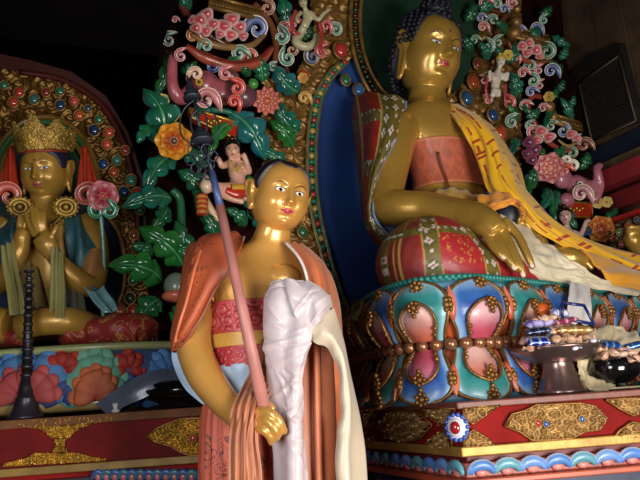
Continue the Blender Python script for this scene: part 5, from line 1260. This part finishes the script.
# ------------------------------------------------------------------ left shrine
LY=math.radians(8); LR=V3((math.cos(LY),math.sin(LY),0)); LN=V3((math.sin(LY),-math.cos(LY),0)); LP=V3((-1.2,3.35,1.5))
def TL(px,py,off=0.): return plane_hit(px,py,LP+LN*off,LN)
lb=thing('gilt_throne_back','dim gilded throne back with coloured stones behind the crowned golden figure on the left','shrine carving',V3((TL(50,250).x,TL(50,250).y,0)))
arch=[(-60,60),(20,72),(62,80),(98,102),(120,135),(132,175),(137,210),(140,250),(150,290),(152,345),(-60,350)]
g=G(); g.prism([TL(x,y,-.03) for x,y in [(-70,40),(30,60),(72,72),(106,96),(128,132),(142,175),(150,250),(158,345),(158,420),(-70,420)]],-LN*.05); g.build('back_board',mat('left_board',col='#43180f',rough=.6,var=(6,.4)),lb,smooth=False)
g=G(); q=TL(40,410,-.055); g.box(V3((q.x,q.y+.02,q.z/2)),(.5,.04,q.z/2),ax=(LR,LN,ZU)); g.build('support',m_redd,lb,smooth=False)
nich=[(-60,215),(-20,190),(70,190),(104,212),(118,232),(124,255),(124,285),(116,310),(108,345),(-60,350)]
g=G(); g.prism([TL(x,y,.0) for x,y in nich],-LN*.02); g.build('niche_panel',mat('left_niche',col='#1b3050',rough=.7,var=(4,.3)),lb,smooth=False)
HL=(44,186,50,64)
g=G(); g.prism([TL(HL[0]+HL[2]*math.cos(t),HL[1]+HL[3]*math.sin(t),.015) for t in [2*PI*k/48 for k in range(48)]],-LN*.03); g.build('halo_panel',mat('left_halo',col='#20402c',rough=.55,var=(8,.4)),lb,smooth=False)
for k,c in ((1.0,'#3a6a3a'),(.90,'#7a6a2c'),(1.08,'#7a5a24')):
    rimtube([TL(HL[0]+HL[2]*k*math.cos(t),HL[1]+HL[3]*k*math.sin(t),.035) for t in [PI*.95+PI*1.1*q/24 for q in range(25)]],.014,'halo_rim',m_paint,lb,c=lin(c))
def lmk(x,y): return inside(x,y,arch) and ((x-HL[0])/HL[2])**2+((y-HL[1])/HL[3])**2>1 and not inside(x,y,nich)
relief(lmk,-30,156,60,346,1.5,lambda x,y:TL(x,y),.035,16,9,'gilt_relief',lb,mat('left_gilt',col='#7c5a28',rough=.42,metal=.7,var=(20,.5),bump=('noise',90,.4)),0,LN)
rimtube([TL(x,y,.02) for x,y in arch[1:-1]],.016,'arch_moulding',mat('arch_red',col='#4a170e',rough=.45,var=(9,.3)),lb)
rimtube([TL(x,y,.03) for x,y in nich[3:-2]],.012,'niche_rim',m_goldc,lb)
for x,y,r,c in ((13,102,6,'#b04030'),(19,92,6,'#a83a2c'),(34,99,6,'#3a6a60'),(60,91,5,'#2d6b4a'),(60,105,6,'#24405c'),(74,101,5.5,'#c0503c'),(79,115,6,'#b8552c'),(94,130,6.5,'#1f3a58'),(99,119,5,'#2d6b4a'),(109,132,6,'#c4503c'),(107,144,6,'#c0543a'),(117,160,5.5,'#3a7a6a'),
   (103,164,6,'#2a4a78'),(114,172,5.5,'#b85030'),(131,180,6,'#3a7a6a'),(124,192,6.5,'#2a4a78'),(137,193,6,'#c0402c'),(130,298,6,'#24402c'),(144,299,6,'#24402c'),(119,311,7,'#c4683c'),(133,311,6.5,'#c0402c'),(46,92,5,'#803020'),(88,108,4,'#2a4a58'),(140,210,5,'#3a6a50'),(134,235,5,'#7a4a24'),(136,260,5,'#a84030'),(133,280,5,'#2d6b4a'),(4,85,5,'#2d6b4a'),(125,150,5,'#8c3a24')):
    gem(x,y,r*.82,c,lb,TL,LN,LR,.045)
# seated crowned figure
bo=thing('bodhisattva_statue','seated golden figure with a leafy gilt crown, hands raised together, in teal scarves','statue',P(50,346,3.0))
m_lgold=mat('left_gold',col='#b3893a',rough=.36,metal=.35,coat=.15,var=(6,.18),bump=('noise',10,.12,.008))
hl_=P(45,171,3.02); hxl=axes(math.radians(-2),math.radians(14),math.radians(1)); LW=.100
ol=dict(ex=.37,ew=.20,eh=.066,dn=.55,ir=.055,ic='#3a4a60',ez=.05,bz=.26,bw=.014,browc='#30302c',lw=.22,etilt=.12,lidc='#30302c',lipc='#a85058',jaw=2.4,crown=.95)
g=head_geo(hl_,hxl,LW,ol)
for s in(-1,1): ear_geo(g,hl_,hxl,LW,s,L=.95,z0=.1,out=1.0,flare=.15,lobe=.22)
Zy=V3((1,0,0)); Zf=V3((0,-1,0))
ls_=[(P(45,186,3.04),.062,.062),(P(45,203,3.05),.066,.064),(P(45,212,3.06),.10,.075),(P(46,222,3.07),.17,.09),(P(46,236,3.08),.175,.11),(P(47,255,3.08),.15,.11),(P(48,285,3.08),.125,.10),(P(50,315,3.08),.15,.12),(P(50,338,3.08),.2,.15)]
g.rings(loft_pts([(a,b,c,Zy,Zf) for a,b,c in ls_],32,6,2.2))
g.tube([P(82,222,3.08),P(92,236,3.06),P(96,262,3.02),P(92,284,2.96),P(80,282,2.90),P(66,270,2.86),P(54,256,2.84)],[.06,.062,.056,.052,.05,.042,.034],16,res=50)
g.tube([P(8,222,3.08),P(-4,240,3.06),P(-8,265,3.0),P(-4,284,2.95),P(6,275,2.9),P(16,258,2.87),P(22,246,2.86)],[.06,.06,.055,.05,.045,.038,.032],16,res=50)
g.tube([P(54,256,2.84),P(47,245,2.825),P(41,236,2.82)],[.034,.046,.040],16,flat=(Zf,.7),res=12); g.tube([P(22,248,2.86),P(22,238,2.85),P(24,230,2.85)],[.03,.036,.032],14,res=10)
for p,r in [([(36,236,2.82),(31,227,2.815),(28,220,2.815),(26,213,2.82)],[.0155,.0145,.013,.011]),([(39,233,2.815),(35,223,2.805),(33,215,2.805),(31.5,207,2.81)],[.0155,.0145,.013,.011]),([(42,232,2.815),(39,222,2.805),(37.5,215,2.805),(36.5,209,2.81)],[.0155,.0145,.013,.011]),([(45,233,2.82),(44,224,2.81),(44,217,2.81),(44,212,2.815)],[.0145,.0135,.012,.010]),([(50,240,2.82),(54,232,2.81),(57,226,2.81)],[.016,.014,.011]),
           ([(20,233,2.85),(19,225,2.84),(20,217,2.84)],[.015,.013,.011]),([(25,230,2.85),(25,222,2.84),(26,216,2.84)],[.015,.013,.011])]: fing(g,p,r)
g.tube([P(100,330,2.98),P(84,324,2.88),P(66,321,2.82),P(44,322,2.80),P(18,328,2.80)],[.05,.055,.058,.055,.05],18,res=40)
g.tube([P(-40,332,2.95),P(-20,326,2.86),P(10,326,2.84)],[.09,.09,.07],18,res=20)
lbdy,lbv,_=remesh('body',g,.0055,m_lgold,bo,it=4,label='gold body with painted face')
face_parts(lbv,hl_,hxl,LW,bo,ol)
X,F,Z=hxl
g=G(); u=lbv.ray_cast(hl_+Z*(LW*.42)+F*.5,-F,1)[0]; g.ball(u,(LW*.05,LW*.05,LW*.03),lin('#3a2410'),10,8,(X,Z,F)); g.build('forehead_mark',m_gem,bo)
def hll(t): return math.radians(40-14*sm(.3,.9,t)-26*sm(.8,1.2,t)-40*sm(1.5,2.2,t))
hair_shell(hl_,hxl,LW,ol,hll,k=1.07,m=mat('navy_hair',col='#1a2038',rough=.5),parent=bo)
# crown: red band and five leaf plates
g=G(); g.tube([hl_+Z*(LW*.82)+X*(LW*1.02*math.sin(t))+F*(LW*1.0*math.cos(t)) for t in [-1.7+3.4*k/24 for k in range(25)]],LW*.07,8,lin('#8e3322')); g.build('crown_band',m_paint,bo)
def plate(th,w,h,lean=.22):
    d=X*math.sin(th)+F*math.cos(th); s=X*math.cos(th)-F*math.sin(th); c=hl_+Z*(LW*.86)+X*(LW*.08)+d*LW*1.08; g=G(); rows=[]
    N1,N2=44,32
    for i in range(N1+1):
        u=i/N1; env=math.sin(PI*min(1,.16+.84*u))**.6*(1 if u<.5 else (1-(u-.5)*.9)); r=[]
        for j in range(N2+1):
            v=-1+2*j/N2; z=.014*spiral_h((v+2)*w*7/.1*.1,(u*h)*7,.42*.1*7*.35,int(th*10)+3)
            r.append(c+Z*(h*(u))+d*(lean*h*u+z-.01*v*v)+s*(w*v*env))
        rows.append(r)
    g.grid(rows); return g.build('crown_leaf',m_crown,bo,solid=.006,label='gilt leaf-shaped crown plate')
m_crown=mat('crown_gilt',col='#a8863a',rough=.45,metal=.5,var=(20,.45),bump=('voronoi',70,.5,.004))
plate(.06,.060,.150); plate(.82,.064,.130); plate(-.70,.058,.125); plate(1.5,.062,.115); plate(-1.4,.055,.105)
for s in(-1,1):
    g=G(); c=P(20 if s<0 else 66,207,2.94); n=(CAM-c).normalized(); a=n.cross(ZU).normalized(); b=a.cross(n); rr=.040
    for k,(R,r) in enumerate(((rr,.010),(rr*.62,.008))): g.tube([c+(a*math.cos(t)*1.05+b*math.sin(t)*.9)*R+n*.006*k for t in [2*PI*q/24 for q in range(25)]],r,8)
    for k in range(16): t=2*PI*k/16; g.ball(c+(a*math.cos(t)*1.05+b*math.sin(t)*.9)*rr*1.22,.007,(1,1,1),6,5)
    g.ball(c,(rr*.35,rr*.35,.012),(1,1,1),12,6,(a,b,n)); g.build('earring',m_crown,bo)
for s in(-1,1):
    g=G(); b=45+s*33+(4 if s>0 else 2)
    rows=[[P(b+s*(3+i*.6)+(q-1)*(1.5+i*2.0)*s,146+i*9+(q*q)*1.2,3.05-.03*math.sin(q*2.2)) for q in [j/2.5 for j in range(6)]] for i in range(6)]
    g.grid(sheet(rows,30,24,lambda u,v:.010*math.sin(u*20)),lin('#b5361c')); g.build('red_ribbon',m_paint,bo,solid=.006)
    p=P(b+s*5,196,3.0); g=curl_geo(p,.062,CAM-p,.6 if s>0 else 2.4,s,lin('#b84a36'),lin('#d8806a')); g.build('ribbon_curl',m_paint,bo)
g=G(); g.tube([P(x,y,Y) for x,y,Y in ((30,214,2.965),(36,222,2.95),(46,226,2.945),(56,222,2.95),(63,214,2.965))],.006,8,res=24); 
for k in range(7): g.ball(P(32+k*4.6,221+6*math.sin(PI*(k+1)/8),2.94),.008,(1,1,1),8,6)
g.build('necklace',m_crown,bo)
m_teal=mat('teal_scarf',rough=.5,var=(12,.25),bump=('noise',60,.3),pat=('vor',60,.16,'#a89048'))
cloth([[(64,216,3.0),(76,214,3.0),(90,222,3.08)],[(66,232,2.965),(80,230,2.95),(99,240,3.05)],[(68,252,2.97),(84,250,2.93),(103,262,3.0)],[(70,272,2.97),(82,270,2.93),(98,278,2.95)],[(76,290,2.95),(86,284,2.90),(100,290,2.92)],[(92,296,2.92),(102,294,2.9),(112,298,2.92)],[(104,308,2.92),(112,305,2.9),(118,306,2.92)]],'teal_scarf',m_teal,lin('#2c5a62'),parent=bo,disp=lambda u,v:.008*math.sin(u*14+v*8))
cloth([[(26,214,3.0),(14,214,3.0),(-2,222,3.08)],[(22,232,2.965),(8,230,2.95),(-10,240,3.05)],[(18,252,2.97),(4,250,2.93),(-12,262,3.0)],[(12,276,2.95),(0,276,2.92),(-16,280,2.98)]],'teal_scarf',m_teal,lin('#2c5a62'),parent=bo,disp=lambda u,v:.008*math.sin(u*14+v*8))
cloth([[(88,250,2.955),(96,248,2.945),(103,254,2.99)],[(84,262,2.93),(93,262,2.915),(104,270,2.97)],[(80,272,2.93),(88,276,2.9),(98,284,2.94)]],'tan_sleeve',m_teal,lin('#a0703c'),parent=bo)
cloth([[(84,286,2.88),(92,292,2.86),(103,286,2.9)],[(88,294,2.87),(98,300,2.85),(108,294,2.88)],[(94,302,2.86),(104,307,2.84),(114,302,2.88)],[(104,312,2.86),(110,313,2.85),(117,310,2.88)]],'pale_teal_hem',m_paint,lin('#6f9a9a'),parent=bo,disp=lambda u,v:.006*math.sin(u*14))
YG=lin('#8f8a4c')
def drape(r,n='olive_scarf',c=YG): cloth(r,n,m_ysilk2,col=c,parent=bo,disp=lambda u,v:.010*math.sin(u*15+v*2),nu=30,nv=50)
m_ysilk2=mat('olive_silk',rough=.5,sheen=.2,var=(10,.2),bump=('noise',50,.3))
drape([[(52,246,2.80),(57,248,2.79),(63,252,2.80)],[(52,268,2.80),(57,268,2.78),(64,270,2.79)],[(52,290,2.79),(58,290,2.77),(66,290,2.78)],[(51,318,2.76),(58,318,2.75),(66,318,2.76)]])
drape([[(14,240,2.84),(8,243,2.83),(2,246,2.84)],[(16,262,2.82),(10,264,2.8),(3,266,2.82)],[(20,285,2.80),(14,287,2.78),(6,290,2.79)],[(24,312,2.77),(17,314,2.76),(8,316,2.77)]])
drape([[(22,250,2.9),(28,262,2.93),(36,268,2.95)],[(20,276,2.9),(30,280,2.92),(42,284,2.95)],[(22,304,2.88),(34,306,2.9),(48,308,2.92)]],c=lin('#6f5a2a'))
drape([[(66,288,2.86),(74,290,2.87),(82,292,2.9)],[(66,304,2.86),(76,306,2.85),(86,306,2.88)],[(66,318,2.83),(78,318,2.82),(90,318,2.84)]],c=lin('#4a4a34'))
# red lap cloths
m_lap=mat('red_lap_cloth',col='#8e2a26',rough=.5,var=(9,.2),bump=('noise',60,.3),pat=('swirl',8,.90,'#b8863c'))
for nm,pts,rad in (('red_lap_cloth',[(62,336),(88,333),(120,330),(143,331),(150,335)],[.06,.090,.112,.115,.07]),('red_lap_cloth',[(24,338),(6,336),(-20,334),(-44,334)],[.05,.08,.10,.1])):
    g=G(); g.tube([P(x,y,2.90 if i else 2.84) for i,(x,y) in enumerate(pts)],rad,28,(1,1,1),flat=(ZU,.62),res=40); 
    for i,p in enumerate(g.v): g.v[i]=p+V3((0,-1,0))*.005*math.sin(p.x*70+p.z*20)
    g.build(nm,m_lap,bo)
# lotus on a stem held beside the shoulder
def flat_flower(px,py,Y): 
    p=P(px,py,Y); n=(CAM-p).normalized(); return flower_geo(p,.068,n,[(1.0,lin('#a8303c'),lin('#dc8a8c'),.05),(.8,lin('#a8303c'),lin('#e0a0a0'),.25)],lin('#c0403c'),6,pointed=0)
g=flat_flower(103,196,2.93); g.build('lotus_flower',m_paint,bo)
g=G(); g.tube([P(102,206,2.95),P(101,216,2.95),P(103,240,2.97),P(104,270,2.98),P(102,300,2.96),P(104,322,2.94)],[.016,.010,.008,.008,.008,.008],8,lin('#6a9a84'),res=40); g.build('lotus_stem',m_paint,bo)
for s,r in((-1,0),(1,1)):
    p=P(103+s*6,211,2.93); g=curl_geo(p,.036,CAM-p,.5 if s>0 else 2.6,-s,lin('#2c7a54'),lin('#5aa07c')); g.build('calyx',m_leaf,bo)
# ------------------------------------------------------------------ left pedestal
m_lped=mat('matte_petal_paint',rough=.6,spec=.25,var=(16,.25),bump=('noise',50,.2))
lp=thing('petal_pedestal','painted pedestal with scalloped fan petals in pink, green and blue under the crowned figure','pedestal',V3((P(60,400,3).x,3.0,0)))
ztop=P(60,347,2.74).z; zmid=P(60,398,2.74).z; zbot=P(60,412,2.70).z
EC=V3((P(58,380,2.95).x,3.02,0)); EA,EB=.54,.33
def LPn(a,off,z): return EC+V3(((EA+off)*math.copysign(abs(math.cos(a))**.8,math.cos(a)),(EB+off)*math.copysign(abs(math.sin(a))**.8,math.sin(a)),z))
def ringL(off,z,n=120): return [LPn(2*PI*k/n,off,z) for k in range(n)]
g=G(); g.rings([ringL(.02,ztop-.03),ringL(.035,ztop-.015),ringL(.02,ztop)],lin('#8f9460')); g.build('rim',m_ped,lp)
g=G(); g.rings([ringL(.0,zmid),ringL(.035,(zmid+ztop)/2),ringL(.01,ztop-.02)],lin('#3a4a6c')); g.build('drum',m_ped,lp)
g=G(); g.rings([ringL(.0,zbot-.002),ringL(.03,zbot+.01),ringL(.03,zmid-.008),ringL(.0,zmid)],lin('#8a7444')); g.build('foot_moulding',m_ped,lp)
def ang_of(px):
    best=None
    for k in range(400):
        a=PI+PI*k/400; p=LPn(a,.03,(zmid+ztop)/2); d=p-CAM; x=320+FPX*d.dot(CR)/d.dot(FW)
        if best is None or abs(x-px)<best[0]: best=(abs(x-px),a)
    return best[1]
def fan(px,base_y,R,cols,lobes=7,off=.03,name='fan_petal',W=1.0):
    a0=ang_of(px); zb=P(px,base_y,2.74).z
    g=G(); c0,c1=lin(cols[0]),lin(cols[1])
    for k in range(lobes):
        t=PI*(.02+.96*k/(lobes-1)) if lobes>1 else PI/2; dx,dz=math.cos(t)*W,math.sin(t); r0=R*PI/lobes*.62
        path=[]
        for i in range(7):
            u=i/6; path.append(LPn(a0+dx*R*u*.86/EA*1.0,off+.010*math.sin(PI*u)+.0,zb+dz*R*u*.86))
        g.tube(path,[r0*.35,r0*.55,r0*.72,r0*.86,r0*1.0,r0*1.05,r0*.8],10,lambda i,j:mix(c0,c1,i/6),flat=(V3((0,-1,0)),.42)); g.ball(path[-1],(r0*.85,r0*.35,r0*.85),c1,10,6)
    return g.build(name,m_lped,lp)
for px in (26,95,164): fan(px,398,.185,('#22406a','#4a78a8') if px!=95 else ('#1f5a44','#6aa68a'),9,.020,W=.72); fan(px,398,.118,('#8a3c2c','#b8643c') if px==95 else ('#7a2c30','#a84c48') if px<95 else ('#24406c','#4a6ca8'),7,.042,W=.68)
for px in (60,129): fan(px,371,.072,('#7a1c18','#a83428'),5,.020)
for px in (60,129): fan(px,400,.085,('#1d2c50','#3a4a78'),5,.024,W=.6)
cloth([[(96,404,2.62),(104,412,2.61),(112,418,2.60)],[(112,392,2.60),(118,402,2.59),(122,408,2.59)],[(134,378,2.60),(136,390,2.58),(140,400,2.58)],[(156,370,2.62),(160,380,2.60),(164,390,2.60)],[(186,368,2.68),(188,378,2.66),(190,388,2.66)]],'grey_petal_lip',m_ped,lin('#4c5260'),parent=lp,th=.012)
# ------------------------------------------------------------------ left altar
al=thing('altar_table','long dark red altar with gilded carving in front of the crowned golden figure','altar',V3((-.6,3.0,0)))
AYl=math.radians(3); aR=V3((math.cos(AYl),math.sin(AYl),0)); aN=V3((math.sin(AYl),-math.cos(AYl),0)); aP=P(100,430,2.56)
def TA(px,py,off=0.): return plane_hit(px,py,aP+aN*off,aN)
zt_=zbot-.004
def abox(za,zb,front,m,name,par=al,u0=-1.25,u1=.62,depth=.77):
    g=G(); c=V3((aP.x,aP.y,0))+aR*((u0+u1)/2)-aN*(depth/2-front); c.z=(za+zb)/2; g.box(c,((u1-u0)/2,(depth)/2,abs(zb-za)/2),ax=(aR,-aN,ZU)); return g.build(name,m,par,smooth=False,bevel=.003)
ztp=TA(100,414).z; z_a=TA(100,417).z; z_b=TA(100,462).z; z_c=TA(100,470).z
abox(ztp,zt_ if zt_<ztp-.01 else ztp-.03,.015,m_tanedge if 'm_tanedge' in globals() else mat('altar_edge',col='#6a4428',rough=.75,spec=.2,var=(14,.3)),'top_board')
abox(z_b,ztp-.004,0,mat('altar_red',col='#661412',rough=.8,spec=.2,var=(8,.3),bump=('noise',50,.2)),'frieze'); abox(z_c,z_b,.015,mat('altar_gold',col='#8f7034',rough=.6,metal=.2,var=(14,.3),bump=('noise',60,.4)),'gold_edge')
abox(z_c-.02,z_c,-.01,m_redd,'shadow_fillet'); abox(0,z_c-.02,-.0,mat('altar_base',col='#2c1c20',rough=.6,var=(10,.3)),'base')
hg=[[(4,421),(120,415),(112,421),(92,424),(78,430),(70,438),(52,438),(42,430),(26,427),(12,426)],[(54,438),(68,438),(66,446),(70,452),(52,452),(56,446)],[(52,452),(70,452),(80,452),(92,456),(112,459),(104,461),(2,467),(6,462),(26,458),(36,452)]]
m_cg=mat('altar_gilt',col='#b0852c',rough=.4,metal=.65,var=(24,.4),bump=('noise',110,.5))
for p in hg: relief(quadm(p),0,125,412,470,.7,lambda x,y:TA(x,y),.018,8,3,'gilt_carving',al,m_cg,.004,aN)
p=[(146,436),(158,428),(166,424),(180,419),(232,416),(232,455),(190,456),(176,450),(170,446),(156,442)]; relief(quadm(p),140,235,412,460,.7,lambda x,y:TA(x,y),.018,8,8,'gilt_carving',al,m_cg,.004,aN); edge(p,TA,al)
gem(193,438,3,'#b03a28',al,TA,aN,aR,.022)
for k in range(22):
    c0=TA(98+k*8.5,474,.01); wavelet_c=['#3a5a8c','#3a6a74'][k%2]; g=G(); g.tube([c0+aR*(.02*math.cos(t))+ZU*(.028*math.sin(t)-.02) for t in [PI*q/8 for q in range(9)]],[.006+.006*math.sin(PI*q/8) for q in range(9)],8,lin(wavelet_c)); g.build('small_petal',m_ped,al)
    g=G(); g.ball(c0+aR*.0-ZU*.01,(.012,.01,.016),lin('#b8645a'),10,6); g.build('pink_bud',m_ped,al)
# horn
hp_=P(26,413,2.64); hp_.z=ztp+.001; hn_=thing('temple_horn','slim dark banded ceremonial horn standing on its bell on the red altar','horn',hp_)
m_horn=mat('horn_metal',col='#3f3a40',rough=.35,metal=.6,var=(12,.3)); m_hw=mat('horn_wood',col='#17120f',rough=.4)
kk=kpx(2.64); Hh=(413-266)*kk
g=G(); g.lathe(hp_,[(.064,0),(.066,.006),(.058,.016),(.046,.04),(.038,.07),(.040,.074),(.033,.08),(.028,.11),(.021,.15),(.0,.15)],36); g.build('bell',m_horn,hn_)
g=G(); g.lathe(hp_+ZU*.15,[(.020,0),(.012,Hh-.21)],20); g.build('shaft',m_hw,hn_)
for k in range(11):
    z=.15+(Hh-.22)*k/10.5; r=lerp(.024,.016,k/10); g=G(); g.lathe(hp_+ZU*z,[(r*.8,0),(r,.004),(r,.011),(r*.8,.015)],18); g.build('band',m_horn,hn_)
g=G(); g.lathe(hp_+ZU*(Hh-.07),[(.012,0),(.022,.012),(.012,.022),(.008,.034),(.018,.04),(.008,.048),(.008,.058),(.020,.066),(.021,.070),(.006,.070)],20); g.build('mouthpiece',m_horn,hn_)
# black lacquer bowl + small white thing
g=G(); c=P(182,404,2.68); c.z=ztp+.001; g.lathe(c,[(.08,0),(.09,.01),(.085,.02),(.12,.035),(.145,.06),(.148,.07),(.12,.075),(.125,.09),(.10,.10),(.05,.104),(.0,.104)],48); tag(top(g.build('lacquer_dish',mat('black_lacquer',col='#0b0909',rough=.15,coat=.5))),'covered black lacquer dish on the red altar behind the monk statue\'s elbow','dish')
g=G(); c=P(116,411,2.60); c.z=ztp+.001; g.lathe(c,[(.014,0),(.016,.008),(.009,.014),(.012,.024),(.014,.032),(.006,.034)],14); tag(top(g.build('butter_lamp',mat('pale_ceramic',col='#b8b0a8',rough=.5))),'tiny pale cup standing on the altar under the grey petal','cup')
# ------------------------------------------------------------------ shrine at the far right edge
g3=thing('far_shrine_back','dark jewelled carving beyond the yellow shawl at the right edge','shrine carving',V3((P(630,260,4.30).x,4.30,0)))
TF=lambda x,y,o=0.:P(x,y,4.30-o)
relief(lambda x,y:inside(x,y,[(603,262),(606,232),(616,222),(640,214),(650,212),(650,300),(603,300)]),600,652,205,302,1.6,lambda x,y:TF(x,y),.04,14,5,'dark_relief',g3,mat('dark_gilt',col='#4a3420',rough=.5,metal=.4,var=(20,.5)),0,V3((0,-1,0)))
g=G(); q=[(601,300),(606,220),(640,208),(650,208),(650,300)]; g.prism([P(x,y,4.34) for x,y in q],V3((0,.04,0))); a=P(632,300,4.36); g.box(V3((a.x,a.y,a.z/2)),(.10,.02,a.z/2)); g.build('back_board',m_redd,g3,smooth=False)
for x,y,c in ((611,238,'#a83a34'),(619,232,'#3a6a50'),(628,226,'#b04a34'),(637,220,'#2a4a70'),(613,248,'#3a6a50'),(622,244,'#a83a50'),(631,250,'#8a2c2c'),(618,256,'#b8a8a0'),(608,255,'#2a4a70')): gem(x,y,2.6,c,g3,TF,V3((0,-1,0)),V3((1,0,0)),.05)
fg=thing('golden_figure','golden raised hand and arm of a statue cut off by the right edge','statue',P(652,282,3.98))
g=G(); g.tube([P(652,282,3.98),P(644,262,3.93),P(638,250,3.90),P(634,242,3.88)],[.06,.05,.045,.05],14,res=24); g.ball(P(633,240,3.88),.055,(1,1,1),16,12)
for k in range(4): fing(g,[(630+k*3.4,238,3.86),(628+k*3.6,230,3.84),(631+k*3.2,226+k*.4,3.82)],[.018,.017,.014])
g.tube([P(662,230,4.03),P(664,282,4.03)],[.12,.16],16,res=6); remesh('body',g,.012,m_bgold,fg,it=3)
g=G(); q=P(650,290,4.16); g.lathe(V3((q.x,q.y,0)),[(.10,0),(.10,q.z-.04),(.13,q.z-.02),(.13,q.z)],24); g.build('pedestal',m_redd,fg)
# ------------------------------------------------------------------ light
w=bpy.data.worlds.new('world'); SC.world=w; w.use_nodes=True
w.node_tree.nodes['Background'].inputs[0].default_value=(.46,.43,.42,1); w.node_tree.nodes['Background'].inputs[1].default_value=.175
def area(name,loc,to,size,e,col,sy=None):
    l=bpy.data.lights.new(name,'AREA'); l.energy=e; l.size=size; l.color=col
    if sy: l.shape='RECTANGLE'; l.size_y=sy
    o=bpy.data.objects.new(name,l); COL.objects.link(o); o.location=loc
    o.rotation_euler=(V3(to)-V3(loc)).to_track_quat('-Z','Y').to_euler(); return o
area('doorway_light',(1.7,-.4,1.0),(.7,2.6,1.15),1.3,118,(1,.94,.89),1.4)
area('window_light',(-.75,-.1,1.75),(.1,2.2,1.6),.7,30,(.92,.93,1.0),.9)
SC.view_settings.view_transform='Standard'; SC.view_settings.look='None'; SC.view_settings.gamma=1; SC.view_settings.use_curve_mapping=False
SC.view_settings.exposure=0.12
